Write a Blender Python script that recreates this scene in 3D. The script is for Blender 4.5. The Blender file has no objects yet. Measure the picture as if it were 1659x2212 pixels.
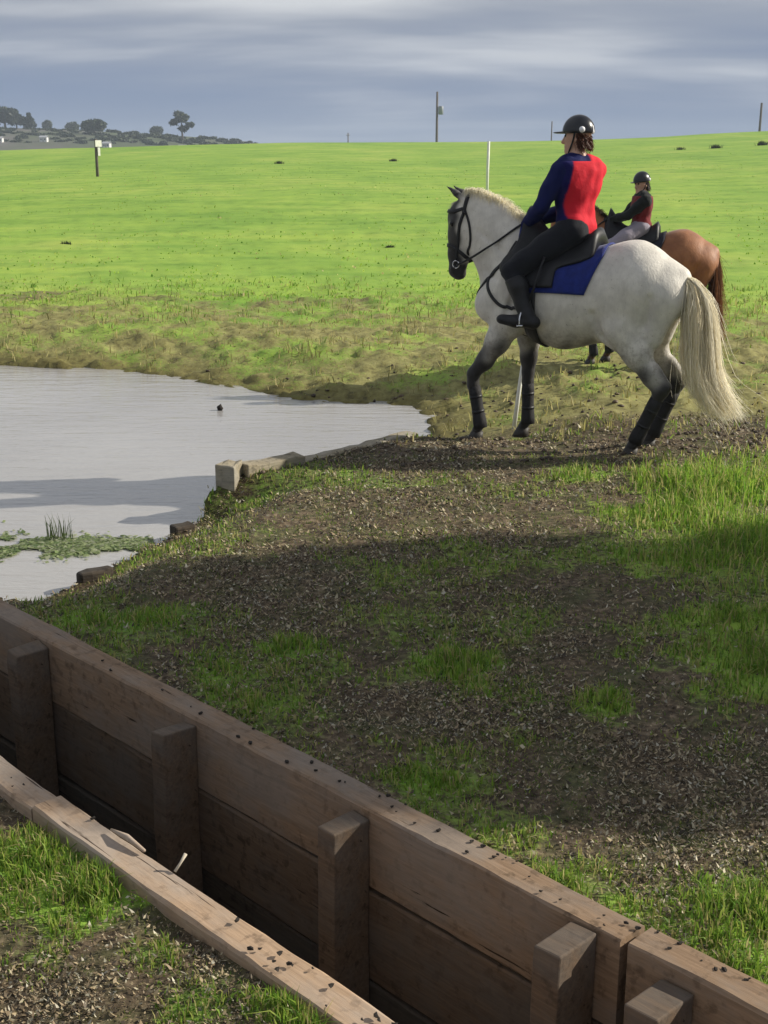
import bpy, bmesh, math, random
import numpy as np
from mathutils import Vector, Matrix

random.seed(7)
RNG = np.random.default_rng(11)
scene = bpy.context.scene
C = scene.collection
R = math.radians

# ------------------------------------------------------------------ camera
H = 2.15
FPX = 2765.0
CX, CY = 829.5, 1106.0
PITCH = math.atan((1106 - 335) / FPX)
cam_d = bpy.data.cameras.new('camera')
cam_d.sensor_fit = 'VERTICAL'
cam_d.sensor_height = 24.0
cam_d.sensor_width = 18.0
cam_d.lens = 24.0 * FPX / 2212.0
cam_d.clip_start = 0.05
cam_d.clip_end = 9000
cam = bpy.data.objects.new('camera', cam_d)
cam.location = (0, 0, H)
cam.rotation_euler = (math.pi / 2 - PITCH, 0, 0)
C.objects.link(cam)
scene.camera = cam

# ------------------------------------------------------------------ sun + sky
SUN_AZ, SUN_EL = 10.0, 29.0          # azimuth from +X towards +Y
S = Vector((math.cos(R(SUN_EL)) * math.cos(R(SUN_AZ)),
            math.cos(R(SUN_EL)) * math.sin(R(SUN_AZ)), math.sin(R(SUN_EL))))
sun_d = bpy.data.lights.new('sun', 'SUN')
sun_d.energy = 5.0
sun_d.angle = R(0.55)
sun_d.color = (1.0, 0.93, 0.80)
sun = bpy.data.objects.new('sun', sun_d)
sun.rotation_euler = S.to_track_quat('Z', 'Y').to_euler()
sun.location = (20, 5, 12)
C.objects.link(sun)

world = bpy.data.worlds.new('World')
scene.world = world
world.use_nodes = True
wn, wl = world.node_tree.nodes, world.node_tree.links
wn.clear()
w_out = wn.new('ShaderNodeOutputWorld')
w_bg = wn.new('ShaderNodeBackground')
w_sky = wn.new('ShaderNodeTexSky')
w_sky.sky_type = 'NISHITA'
w_sky.sun_disc = False
w_sky.sun_elevation = R(SUN_EL)
w_sky.sun_rotation = R(90 - SUN_AZ)
w_sky.altitude = 50
w_sky.dust_density = 1.2
w_bg.inputs['Strength'].default_value = 0.076
w_tc = wn.new('ShaderNodeTexCoord')
w_sep = wn.new('ShaderNodeSeparateXYZ')
wl.new(w_tc.outputs['Generated'], w_sep.inputs[0])
def wmath(op, a, b=None):
    n = wn.new('ShaderNodeMath'); n.operation = op
    for i, v in enumerate((a, b)):
        if v is None: continue
        if isinstance(v, (int, float)): n.inputs[i].default_value = v
        else: wl.new(v, n.inputs[i])
    return n.outputs[0]
zz = wmath('ADD', wmath('MAXIMUM', w_sep.outputs['Z'], 0.0), 0.16)
w_cmb = wn.new('ShaderNodeCombineXYZ')
wl.new(wmath('DIVIDE', w_sep.outputs['X'], zz), w_cmb.inputs[0])
wl.new(wmath('DIVIDE', w_sep.outputs['Y'], zz), w_cmb.inputs[1])
def wnoise(scale, detail, rough, vec, dist=0.0):
    n = wn.new('ShaderNodeTexNoise')
    n.inputs['Scale'].default_value = scale
    n.inputs['Detail'].default_value = detail
    n.inputs['Roughness'].default_value = rough
    n.inputs['Distortion'].default_value = dist
    wl.new(vec, n.inputs['Vector'])
    return n.outputs['Fac']
w_map = wn.new('ShaderNodeMapping')
w_map.inputs['Location'].default_value = (3.1, 1.7, 0)
w_map.inputs['Scale'].default_value = (0.42, 0.95, 1)
w_map.inputs['Rotation'].default_value = (0, 0, R(16))
wl.new(w_cmb.outputs[0], w_map.inputs['Vector'])
n1 = wnoise(1.25, 4, 0.48, w_map.outputs[0], 0.15)
w_r = wn.new('ShaderNodeValToRGB')
cr = w_r.color_ramp
cr.elements[0].position = 0.36; cr.elements[0].color = (3.0, 3.3, 3.95, 1)
cr.elements[1].position = 0.63; cr.elements[1].color = (7.2, 7.4, 7.7, 1)
e = cr.elements.new(0.50); e.color = (4.3, 4.55, 5.1, 1)
wl.new(n1, w_r.inputs[0])
w_mix = wn.new('ShaderNodeMix'); w_mix.data_type = 'RGBA'
n2 = wnoise(0.6, 3, 0.5, w_map.outputs[0])
w_r2 = wn.new('ShaderNodeMapRange')
w_r2.inputs['From Min'].default_value = 0.25; w_r2.inputs['From Max'].default_value = 0.45
w_r2.inputs['To Min'].default_value = 0.80; w_r2.inputs['To Max'].default_value = 0.97
wl.new(n2, w_r2.inputs['Value'])
wl.new(w_r2.outputs[0], w_mix.inputs[0])
wl.new(w_sky.outputs[0], w_mix.inputs[6])
wl.new(w_r.outputs[0], w_mix.inputs[7])
w_low = wn.new('ShaderNodeMapRange')          # rain-blue cloud base low over the horizon, all round
w_low.interpolation_type = 'SMOOTHSTEP'
w_low.inputs['From Min'].default_value = 0.0; w_low.inputs['From Max'].default_value = 0.16
w_low.inputs['To Min'].default_value = 0.85; w_low.inputs['To Max'].default_value = 0.0
wl.new(wmath('ADD', w_sep.outputs['Z'], wmath('MULTIPLY', wmath('SUBTRACT', n1, 0.5), 0.22)), w_low.inputs['Value'])
w_mix2 = wn.new('ShaderNodeMix'); w_mix2.data_type = 'RGBA'
wl.new(w_low.outputs[0], w_mix2.inputs[0]); wl.new(w_mix.outputs[2], w_mix2.inputs[6])
w_mix2.inputs[7].default_value = (2.1, 2.85, 4.5, 1)
wl.new(w_mix2.outputs[2], w_bg.inputs['Color'])
wl.new(w_bg.outputs[0], w_out.inputs[0])

vs = scene.view_settings
vs.view_transform = 'Standard'
vs.look = 'None'
vs.gamma = 1.0
vs.exposure = 0.30
vs.use_curve_mapping = False

# ------------------------------------------------------------------ helpers
def G(px, py, z=0.0):
    """point on the plane z seen at photo position (px, py), used to survey the place"""
    dx = (px - CX) / FPX; dy = (CY - py) / FPX
    d = (dx, math.cos(PITCH) + dy * math.sin(PITCH), -math.sin(PITCH) + dy * math.cos(PITCH))
    t = (z - H) / d[2]
    return np.array((t * d[0], t * d[1]))

def tag(o, label=None, cat=None, group=None, kind=None):
    if label: o['label'] = label
    if cat: o['category'] = cat
    if group: o['group'] = group
    if kind: o['kind'] = kind
    return o

def empty(name, loc, rz=0.0, scale=1.0):
    o = bpy.data.objects.new(name, None)
    o.empty_display_size = 0.2
    o.location = loc
    o.rotation_euler = (0, 0, rz)
    o.scale = (scale,) * 3
    C.objects.link(o)
    return o

def mesh_np(name, V, Fc, mat=None, parent=None, smooth=False, col=None):
    """V (n,3); Fc: (m,3)/(m,4) array or a list of faces; col (n,3) point colours"""
    me = bpy.data.meshes.new(name)
    V = np.asarray(V, dtype=np.float32)
    if isinstance(Fc, np.ndarray):
        k = Fc.shape[1]; m = len(Fc)
        me.vertices.add(len(V)); me.vertices.foreach_set('co', V.ravel())
        me.loops.add(m * k); me.loops.foreach_set('vertex_index', Fc.astype(np.int32).ravel())
        me.polygons.add(m)
        me.polygons.foreach_set('loop_start', np.arange(0, m * k, k, dtype=np.int32))
        if smooth: me.polygons.foreach_set('use_smooth', np.ones(m, dtype=bool))
        me.update(calc_edges=True)
    else:
        me.from_pydata([tuple(map(float, v)) for v in V], [], [tuple(map(int, f)) for f in Fc])
        if smooth: me.polygons.foreach_set('use_smooth', np.ones(len(me.polygons), dtype=bool))
        me.update()
    if col is not None:
        at = me.attributes.new('Col', 'FLOAT_COLOR', 'POINT')
        c4 = np.ones((len(V), 4), dtype=np.float32); c4[:, :np.shape(col)[1]] = col
        at.data.foreach_set('color', c4.ravel())
    if mat: me.materials.append(mat)
    o = bpy.data.objects.new(name, me)
    C.objects.link(o)
    if parent: o.parent = parent
    return o

class MB:
    """collects simple shapes into one mesh"""
    def __init__(s): s.v = []; s.f = []
    def add(s, V, Fc):
        b = len(s.v); s.v += [tuple(map(float, p)) for p in V]
        s.f += [tuple(int(i) + b for i in f) for f in Fc]
    def box(s, c, sz, rot=None):
        hx, hy, hz = (q / 2 for q in sz)
        V = [(-hx,-hy,-hz),(hx,-hy,-hz),(hx,hy,-hz),(-hx,hy,-hz),(-hx,-hy,hz),(hx,-hy,hz),(hx,hy,hz),(-hx,hy,hz)]
        if rot is not None: V = [rot @ Vector(p) for p in V]
        V = [(p[0]+c[0], p[1]+c[1], p[2]+c[2]) for p in V]
        s.add(V, [(0,3,2,1),(4,5,6,7),(0,1,5,4),(1,2,6,5),(2,3,7,6),(3,0,4,7)])
    def tube(s, pts, rad, n=8, cap=True):
        pts = np.asarray(pts, float); m = len(pts)
        rad = np.broadcast_to(np.asarray(rad, float), (m,))
        T = np.gradient(pts, axis=0); T /= np.linalg.norm(T, axis=1)[:, None] + 1e-9
        up = np.array((0, 0, 1.)) if abs(T[0][2]) < .9 else np.array((1., 0, 0))
        V = []
        for i in range(m):
            a = np.cross(up, T[i]); a /= np.linalg.norm(a) + 1e-9
            b = np.cross(T[i], a); up = b if abs(T[i][2]) >= .9 else up
            for k in range(n):
                t = 2 * math.pi * k / n
                V.append(pts[i] + rad[i] * (math.cos(t) * a + math.sin(t) * b))
        Fc = [(i*n+k, i*n+(k+1) % n, (i+1)*n+(k+1) % n, (i+1)*n+k) for i in range(m-1) for k in range(n)]
        if cap:
            Fc += [tuple(range(n-1, -1, -1)), tuple((m-1)*n+k for k in range(n))]
        s.add(V, Fc)
    def build(s, name, mat=None, parent=None, smooth=False, bevel=0.0):
        o = mesh_np(name, s.v, s.f, mat, parent, smooth)
        if bevel:
            md = o.modifiers.new('bevel', 'BEVEL'); md.width = bevel; md.segments = 2
            md.limit_method = 'ANGLE'
        return o

# vectorised value noise
_T = np.random.default_rng(3).random((256, 256))
def vnoise(x, y):
    xi = np.floor(x).astype(int); yi = np.floor(y).astype(int)
    fx = x - xi; fy = y - yi
    fx = fx*fx*(3-2*fx); fy = fy*fy*(3-2*fy)
    a = _T[xi & 255, yi & 255]; b = _T[(xi+1) & 255, yi & 255]
    c = _T[xi & 255, (yi+1) & 255]; d = _T[(xi+1) & 255, (yi+1) & 255]
    return (a*(1-fx)+b*fx)*(1-fy) + (c*(1-fx)+d*fx)*fy
def fbm(x, y, sc, oct=4, rough=.5):
    t = 0; amp = 1; tot = 0
    for o in range(oct):
        t = t + amp * vnoise(x*sc + 17.3*o, y*sc + 9.1*o); tot += amp; amp *= rough; sc *= 2.03
    return t / tot
def sstep(a, b, x):
    t = np.clip((x - a) / (b - a), 0, 1); return t*t*(3-2*t)

# ------------------------------------------------------------------ materials
def new_mat(name):
    m = bpy.data.materials.new(name); m.use_nodes = True
    n, l = m.node_tree.nodes, m.node_tree.links
    p = n['Principled BSDF']
    return m, n, l, p
def noise_node(n, l, scale, detail=4, rough=.55, coord='Object', mapping=None, dist=0):
    tc = n.new('ShaderNodeTexCoord')
    v = tc.outputs[coord]
    if mapping:
        mp = n.new('ShaderNodeMapping'); mp.inputs['Scale'].default_value = mapping
        l.new(v, mp.inputs['Vector']); v = mp.outputs[0]
    t = n.new('ShaderNodeTexNoise')
    t.inputs['Scale'].default_value = scale; t.inputs['Detail'].default_value = detail
    t.inputs['Roughness'].default_value = rough; t.inputs['Distortion'].default_value = dist
    l.new(v, t.inputs['Vector'])
    return t.outputs['Fac']
def ramp(n, l, fac, stops):
    r = n.new('ShaderNodeValToRGB'); cr = r.color_ramp
    cr.elements[0].position, cr.elements[0].color = stops[0][0], (*stops[0][1], 1)
    cr.elements[1].position, cr.elements[1].color = stops[-1][0], (*stops[-1][1], 1)
    for p_, c_ in stops[1:-1]:
        e = cr.elements.new(p_); e.color = (*c_, 1)
    l.new(fac, r.inputs[0]); return r.outputs[0]
def mixc(n, l, fac, a, b, blend='MIX'):
    m = n.new('ShaderNodeMix'); m.data_type = 'RGBA'; m.blend_type = blend
    for i, v in ((0, fac), (6, a), (7, b)):
        if isinstance(v, (int, float)): m.inputs[i].default_value = v
        elif isinstance(v, tuple): m.inputs[i].default_value = (*v, 1)
        else: l.new(v, m.inputs[i])
    return m.outputs[2]
def bump(n, l, p, h, strength=.4, dist=.02):
    b = n.new('ShaderNodeBump'); b.inputs['Strength'].default_value = strength
    b.inputs['Distance'].default_value = dist
    l.new(h, b.inputs['Height']); l.new(b.outputs[0], p.inputs['Normal'])
def simple(name, col, rough=.7, var=.25, sc=12, bmp=.15, bd=.004, spec=.4, metal=0, mapping=None, sheen=0):
    m, n, l, p = new_mat(name)
    f = noise_node(n, l, sc, 5, .6, mapping=mapping)
    c = ramp(n, l, f, [(.3, tuple(q*(1-var) for q in col)), (.7, tuple(min(1, q*(1+var)) for q in col))])
    l.new(c, p.inputs['Base Color'])
    p.inputs['Roughness'].default_value = rough
    p.inputs['Specular IOR Level'].default_value = spec
    p.inputs['Metallic'].default_value = metal
    if sheen: p.inputs['Sheen Weight'].default_value = sheen
    if bmp: bump(n, l, p, f, bmp, bd)
    return m
def blade_mat(name, trans=.35):
    m, n, l, p = new_mat(name)
    at = n.new('ShaderNodeAttribute'); at.attribute_name = 'Col'
    l.new(at.outputs['Color'], p.inputs['Base Color'])
    p.inputs['Roughness'].default_value = .55
    p.inputs['Specular IOR Level'].default_value = .3
    if trans:
        tr = n.new('ShaderNodeBsdfTranslucent'); l.new(at.outputs['Color'], tr.inputs['Color'])
        mx = n.new('ShaderNodeMixShader'); mx.inputs[0].default_value = trans
        l.new(p.outputs[0], mx.inputs[1]); l.new(tr.outputs[0], mx.inputs[2])
        l.new(mx.outputs[0], n['Material Output'].inputs['Surface'])
    return m

M = {}
M['blade'] = blade_mat('grass_blades', .5)
M['litter'] = blade_mat('dry_litter', 0)
M['leaf'] = blade_mat('tree_leaves', .2)
M['hair'] = blade_mat('horse_hair', .45)
M['bark'] = simple('bark', (.09, .07, .055), .9, .4, 6, .6, .03, mapping=(1, 1, .25))
M['black_leather'] = simple('black_leather', (.012, .012, .014), .5, .3, 30, .2, .002, .35)
M['bit_metal'] = simple('bit_metal', (.6, .6, .62), .25, .1, 30, 0, metal=1)
M['hoof'] = simple('hoof_horn', (.03, .026, .022), .6, .3, 25, .2, .003)
M['eye'] = simple('eye_dark', (.01, .008, .006), .08, .1, 30, 0)
M['boot_wrap'] = simple('leg_boot_fabric', (.014, .013, .014), .8, .3, 30, .2, .003)
M['white_paint'] = simple('white_paint', (.72, .72, .66), .6, .12, 8, .1, .004)
M['pole_wood'] = simple('pole_wood', (.12, .10, .085), .9, .3, 5, .2, .01, mapping=(1, 1, .2))
M['grey_metal'] = simple('grey_metal', (.22, .24, .27), .5, .2, 6, 0)

def wood_mat(name, c0, c1, stain=.5):
    m, n, l, p = new_mat(name)
    g = noise_node(n, l, 5, 7, .7, mapping=(.8, 10, 10), dist=.8)
    fine = noise_node(n, l, 40, 4, .7, mapping=(.25, 3, 3))
    crack = noise_node(n, l, 3.2, 5, .6, mapping=(.55, 11, 11), dist=.4)
    big = noise_node(n, l, 2.6, 5, .65, mapping=(.8, 1.6, 1.6))
    spots = noise_node(n, l, 22, 4, .6)
    c = ramp(n, l, g, [(.25, c0), (.5, tuple((a+b)/2 for a, b in zip(c0, c1))), (.75, c1)])
    c = mixc(n, l, .5, c, ramp(n, l, fine, [(.3, (.72, .70, .68)), (.7, (1.15, 1.15, 1.15))]), 'MULTIPLY')
    grey = mixc(n, l, .42, c, tuple(sum(c1)/3*q for q in (.95, .93, .88)))
    c = mixc(n, l, ramp(n, l, big, [(.42, (0, 0, 0)), (.62, (1, 1, 1))]), c, grey)
    st = ramp(n, l, spots, [(.36, (1-stain, 1-stain, 1-stain)), (.46, (1, 1, 1))])
    c = mixc(n, l, ramp(n, l, big, [(.35, (.9, .9, .9)), (.55, (.25, .25, .25))]), c, mixc(n, l, 1.0, c, st, 'MULTIPLY'))
    ck = ramp(n, l, crack, [(.30, (.16, .14, .12)), (.345, (1, 1, 1))])
    c = mixc(n, l, 1.0, c, ck, 'MULTIPLY')
    l.new(c, p.inputs['Base Color'])
    p.inputs['Roughness'].default_value = .9
    p.inputs['Specular IOR Level'].default_value = .2
    h = mixc(n, l, .5, g, ck)
    bump(n, l, p, h, .5, .006)
    return m
M['sleeper'] = wood_mat('sleeper_timber', (.18, .118, .074), (.33, .228, .148), .55)
M['sleeper_shaded'] = wood_mat('shaded_timber', (.040, .030, .022), (.105, .080, .058), .6)  # darkest copy of the sleeper wood, deep ditch shade put into its colour
M['sleeper_low'] = wood_mat('lower_sleeper_timber', (.085, .056, .036), (.185, .126, .082), .6)  # darkened copy for lower planks and posts, ditch shade painted into the colour
M['sleeper_lit'] = wood_mat('edging_timber', (.30, .205, .13), (.50, .355, .24), .5)  # lit copy of the sleeper wood, sunlight put into its paler colour
M['sleeper_pond'] = wood_mat('pond_timber', (.16, .13, .09), (.42, .37, .26), .7)
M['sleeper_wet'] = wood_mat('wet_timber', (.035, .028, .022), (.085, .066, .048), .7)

# ------------------------------------------------------------------ terrain
E_ = np.array((.689, -.725)); E_ /= np.linalg.norm(E_)
N_ = np.array((-E_[1], E_[0]))          # points to the far side of the ditch
T_FAR, T_NEAR = 2.612, 1.92             # faces of the two ditch linings
S0, S1 = -6.4, -.35                     # ditch extent along its length
POND = np.array([(-11, 15.9), (-4.64, 15.36), (-2.87, 14.85), (-1.33, 13.55), (-.95, 13.1), (.15, 12.75), (.42, 12.2),
                 (.40, 11.4), (.28, 10.5), (.188, 10.08), (-.445, 9.257), (-1.034, 8.686), (-1.22, 8.62), (-1.31, 8.25),
                 (-1.465, 7.9), (-1.62, 7.45), (-1.78, 7.1), (-1.93, 6.72), (-2.3, 6.85), (-3.4, 7.9), (-11, 9.5)])
SOFT = [1]*9 + [0]*3 + [0]*6 + [1]*3    # edge i runs from point i to i+1
SOFT = SOFT[:len(POND)]
WATER_Z = -.30
def poly_info(x, y):
    inside = np.zeros(x.shape, bool)
    ds = np.full(x.shape, 1e9); dh = np.full(x.shape, 1e9)
    n = len(POND)
    for i in range(n):
        a = POND[i]; b = POND[(i+1) % n]
        cond = ((a[1] > y) != (b[1] > y)) & (x < (b[0]-a[0])*(y-a[1])/(b[1]-a[1]+1e-12)+a[0])
        inside ^= cond
        ab = b - a; t = np.clip(((x-a[0])*ab[0]+(y-a[1])*ab[1])/(ab@ab), 0, 1)
        d = np.hypot(x-a[0]-t*ab[0], y-a[1]-t*ab[1])
        if SOFT[i]: ds = np.minimum(ds, d)
        else: dh = np.minimum(dh, d)
    return inside, ds, dh

def terrain(x, y, detail=True):
    x = np.asarray(x, float); y = np.asarray(y, float)
    D = np.hypot(x, y) * np.where(y >= 0, 1, 0) + 1e-6
    az = x / np.maximum(y, 1.0); az = np.clip(az, -1.2, 1.2)
    # grazing field rising to its skyline, then falling behind it
    rise = np.clip(np.minimum(y, 122) - 17, 0, None)
    rise = np.where(rise < 12, rise*rise/24, rise-6)
    h = rise * .0331
    h = h * (1 + np.where(az > 0, 4.2*az*az*np.exp(-az*az*1.2), -3.1*az*az*np.exp(-az*az*3)))
    h = h - np.clip(y-122, 0, 140)**1.0 * .060
    # hill on the left horizon
    prof = np.interp(az/.963, [-1.2, -.6, -.32, -.24, -.17, -.105, -.08, .3], [11, 11.2, 11.2, 10.2, 8.7, 6.6, 3.0, -4])
    k = sstep(250, 450, y) 
    h = np.where(y > 250, h*(1-k) + k*(prof - .012*np.clip(y-470, 0, 900)), h)
    h = h + .25*(fbm(x, y, .045, 3)-.5)*sstep(14, 40, y)
    ins, ds, dh = poly_info(x, y)
    near = y < 60
    bankish = np.clip(-.30 + .20*ds, None, 0.0)
    bankish = np.where(ds < 3.2, bankish, 0)
    # near bank keeps its height up to the timber edge, lower and ragged towards the ditch
    low = -.24*(1-sstep(.05, .75, dh))*sstep(8.75, 8.35, y)*(y > 5.5)
    outside = np.where(ds < dh, bankish, low)
    inside = WATER_Z - .05 - np.clip(np.minimum(ds, dh)*.16, 0, .5) - .15*(dh < ds)
    blend = np.where(ds < dh, bankish, low)
    h = h + np.where(near, np.where(ins, inside, blend), 0)
    if detail:
        rough = .35 + 1.15*sstep(10.4, 11.6, y)*(1-sstep(18, 23, y)) + .35*sstep(10, 16, y)*(1-sstep(40, 80, y))
        nearw = (1-sstep(50, 110, y))
        clod = np.abs(fbm(x, y, 4.4, 3)-.5)*2
        h = h + nearw*rough*(.060*(fbm(x, y, 3.6, 4, .65)-.5) + .05*(clod-.3)) * np.where(ins, .3, 1)
        h = h + nearw*.018*(fbm(x, y, 11, 2)-.5)
        h = h + .04*(fbm(x, y, .7, 2)-.5)*(~ins)*nearw
        # churned dirt where the horse stands
    t = x*N_[0]+y*N_[1]; s = x*E_[0]+y*E_[1]
    along = sstep(S0-.1, S0, s)*(1-sstep(S1, S1+.1, s))
    cut = sstep(T_NEAR-.085, T_NEAR-.025, t)*(1-sstep(T_FAR+.03, T_FAR+.09, t))*along
    h = h*(1-cut) + (-.78+.05*fbm(x, y, 4, 2))*cut
    return h

# where grass grows thick on the near ground: (photo x, photo y, radius m, weight)
PATCH = [(1560, 1060, .75, 1.0), (1440, 1110, .45, .9), (1620, 1180, .6, 1.0), (1480, 1200, .5, .8), (1330, 1175, .3, .5),
         (1590, 1340, .35, .8), (1640, 1440, .4, .9), (1560, 1420, .25, .7), (1600, 1500, .2, .5),
         (630, 1395, .22, .8), (980, 1440, .26, .85), (1300, 1520, .2, .7), (480, 1455, .28, .7), (300, 1330, .35, .7),
         (180, 1330, .3, .75), (560, 1520, .2, .6), (930, 1690, .22, .7), (1010, 1640, .18, .4), (1150, 1330, .3, .4),
         (950, 1290, .25, .35), (1200, 1930, .16, .8), (1340, 1960, .14, .7), (1600, 1960, .26, 1.0), (1540, 2010, .2, .9),
         (1630, 2090, .2, .8), (1450, 2000, .12, .6), (1250, 1030, .35, .75), (1080, 1060, .3, .35), (760, 1020, .28, .5),
         (560, 1060, .22, .6), (880, 1040, .3, .3), (520, 1045, .18, .6), (1270, 1160, .25, .35),
         (60, 1860, .25, 1.0), (180, 1930, .22, 1.0), (320, 1930, .14, .9), (30, 1950, .15, .6), (670, 2190, .16, 1.0),
         (720, 2205, .1, .9), (330, 2060, .12, .5), (420, 2170, .16, .5), (560, 2170, .1, .45), (90, 2060, .15, .4),
         (100, 1800, .12, .4), (1110, 905, .35, .9), (1400, 880, .5, .5), (1450, 940, .5, .35)]
PATCH_W = [(G(a, b), r, w) for a, b, r, w in PATCH]
BARE = [(G(720, 1130), .8), (G(1020, 1110), .6), (G(560, 1240), .6), (G(1300, 1680), .5), (G(900, 1560), .35), (G(1250, 1300), .4), (G(300, 2150), .5), (G(1450, 1780), .4), (G(400, 1270), .4)]   # trodden, littered spots
def greenness(x, y):
    g = np.zeros(x.shape)
    wob = 1 + 1.9*(fbm(x, y, 4.5, 4, .6)-.48)
    for c, r, w in PATCH_W:
        d = np.hypot(x-c[0], y-c[1]) * wob
        g = np.maximum(g, w*(1-sstep(r*.0, r*1.45, d)))
    base = np.clip((fbm(x, y, 2.1, 4, .6)-.385)*1.8, .05, .40)
    for q, r_ in BARE: base = base*(1-.8*(1-sstep(r_*.4, r_*1.2, np.hypot(x-q[0], y-q[1])*wob)))
    g = np.maximum(g, base)
    far = sstep(10.1, 10.9, y + .5*(fbm(x, y, 1.3, 3)-.5))
    ffar = .20 + 1.0*(fbm(x, y, 2.2, 4, .6)-.48) + .10*sstep(12, 17, y) + .72*sstep(16.5, 24, y+6*(fbm(x, y, .3, 3)-.5))
    ins, ds, dh = poly_info(x, y)
    ffar = ffar - .16*(1-sstep(.0, .8, ds))
    g = g*(1-far) + np.clip(ffar, 0, 1)*far
    # worn strip of dirt under the horse
    strip = np.exp(-((y-(9.55+.12*x))/.42)**2)*sstep(-1, .2, x)
    g = g*(1-.75*strip)
    t = x*N_[0]+y*N_[1]
    g = np.where((t > T_NEAR-.05) & (t < T_FAR+.06), 0, g)
    return np.clip(g, 0, 1)

rr = [0.25]
while rr[-1] < 22: rr.append(rr[-1]*(1.0062 if rr[-1] > 2 else 1.02))
while rr[-1] < 1000: rr.append(rr[-1]*1.028)
rr = np.array(rr)
aa = np.concatenate([np.arange(-150, -33, 4.5), np.arange(-33, 33.01, .25), np.arange(36, 211, 4.5)])
aa = np.radians(aa)
RR, AA = np.meshgrid(rr, aa, indexing='ij')
GX, GY = RR*np.sin(AA), RR*np.cos(AA)
GZ = terrain(GX, GY)
nr, na = GX.shape
gv = np.stack([GX, GY, GZ], -1).reshape(-1, 3)
ii, jj = np.meshgrid(np.arange(nr-1), np.arange(na), indexing='ij')
j2 = (jj+1) % na
gf = np.stack([ii*na+jj, (ii+1)*na+jj, (ii+1)*na+j2, ii*na+j2], -1).reshape(-1, 4)[:, ::-1]
centre = len(gv)
gv = np.vstack([gv, [[0, 0, float(terrain(np.array([0.]), np.array([.01]))[0])]]])
green = greenness(gv[:, 0], gv[:, 1])
ins_, ds_, dh_ = poly_info(gv[:, 0], gv[:, 1])
wet = np.clip(np.where(gv[:, 1] < 60, np.where(ins_, 1, (1-sstep(0, .7, np.minimum(ds_, dh_*1.6)))), 0), 0, 1)
plough = sstep(200, 260, gv[:, 1])
stub = sstep(10.3, 11.3, gv[:, 1])*(1-sstep(17.5, 24, gv[:, 1]))
gcol = np.stack([green, wet, plough, stub], -1)

m, n, l, p = new_mat('meadow_ground')
at = n.new('ShaderNodeAttribute'); at.attribute_name = 'Col'
sp = n.new('ShaderNodeSeparateColor'); l.new(at.outputs['Color'], sp.inputs[0])
nA = noise_node(n, l, .22, 5, .6, mapping=(1, .55, 1))
nB = noise_node(n, l, 2.6, 6, .62, mapping=(1, .6, 1))
nC = noise_node(n, l, 26, 5, .65)
nD = noise_node(n, l, 1.0, 5, .6, mapping=(.35, 1.0, 1))
grass_c = ramp(n, l, nA, [(.33, (.185, .320, .046)), (.52, (.240, .375, .056)), (.70, (.305, .405, .076))])
grass_c = mixc(n, l, .75, grass_c, ramp(n, l, nD, [(.34, (.66, .78, .66)), (.5, (1, 1, 1)), (.66, (1.22, 1.12, 1.06))]), 'MULTIPLY')
grass_c = mixc(n, l, .65, grass_c, ramp(n, l, nB, [(.30, (.62, .68, .6)), (.48, (1, 1, 1)), (.70, (1.12, 1.1, 1.1))]), 'MULTIPLY')
soil_c = ramp(n, l, nC, [(.28, (.028, .021, .014)), (.5, (.10, .075, .048)), (.74, (.28, .215, .14))])
soil_c = mixc(n, l, .6, soil_c, ramp(n, l, nB, [(.33, (.6, .58, .55)), (.62, (1.2, 1.18, 1.15))]), 'MULTIPLY')
stub_c = ramp(n, l, noise_node(n, l, 9, 6, .7, mapping=(1, .7, 1)), [(.30, (.070, .060, .030)), (.44, (.19, .175, .065)), (.62, (.29, .275, .105)), (.78, (.36, .33, .16))])
moss = noise_node(n, l, 3.4, 5, .65)
soil_c = mixc(n, l, ramp(n, l, moss, [(.46, (0, 0, 0)), (.64, (.6, .6, .6))]), soil_c, mixc(n, l, nC, (.030, .042, .014), (.125, .15, .05)))
soil_c = mixc(n, l, at.outputs['Alpha'], soil_c, stub_c)
mk = n.new('ShaderNodeMath'); mk.operation = 'MULTIPLY_ADD'
l.new(nC, mk.inputs[0]); mk.inputs[1].default_value = .9; mk.inputs[2].default_value = -.45
mk2 = n.new('ShaderNodeMath'); mk2.operation = 'ADD'; l.new(mk.outputs[0], mk2.inputs[0]); l.new(sp.outputs[0], mk2.inputs[1])
mr = n.new('ShaderNodeMapRange'); mr.inputs['From Min'].default_value = .28; mr.inputs['From Max'].default_value = .62
l.new(mk2.outputs[0], mr.inputs['Value'])
c1 = mixc(n, l, mr.outputs[0], soil_c, grass_c)
wetc = mixc(n, l, 1.0, c1, (.62, .58, .52), 'MULTIPLY')
c2 = mixc(n, l, sp.outputs[1], c1, wetc)
nP = noise_node(n, l, .02, 4, .6, mapping=(1, .4, 1))
pl = ramp(n, l, nP, [(.42, (.125, .115, .105)), (.56, (.085, .105, .055))])
c3 = mixc(n, l, sp.outputs[2], c2, pl)
l.new(c3, p.inputs['Base Color'])
p.inputs['Roughness'].default_value = .9
p.inputs['Specular IOR Level'].default_value = .2
bump(n, l, p, mixc(n, l, .5, nC, nB), .5, .03)
ground = mesh_np('ground', gv, gf, m, smooth=True, col=gcol)
tag(ground, 'open paddock ground of grass, mud and leaf litter', 'ground', kind='structure')

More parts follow.
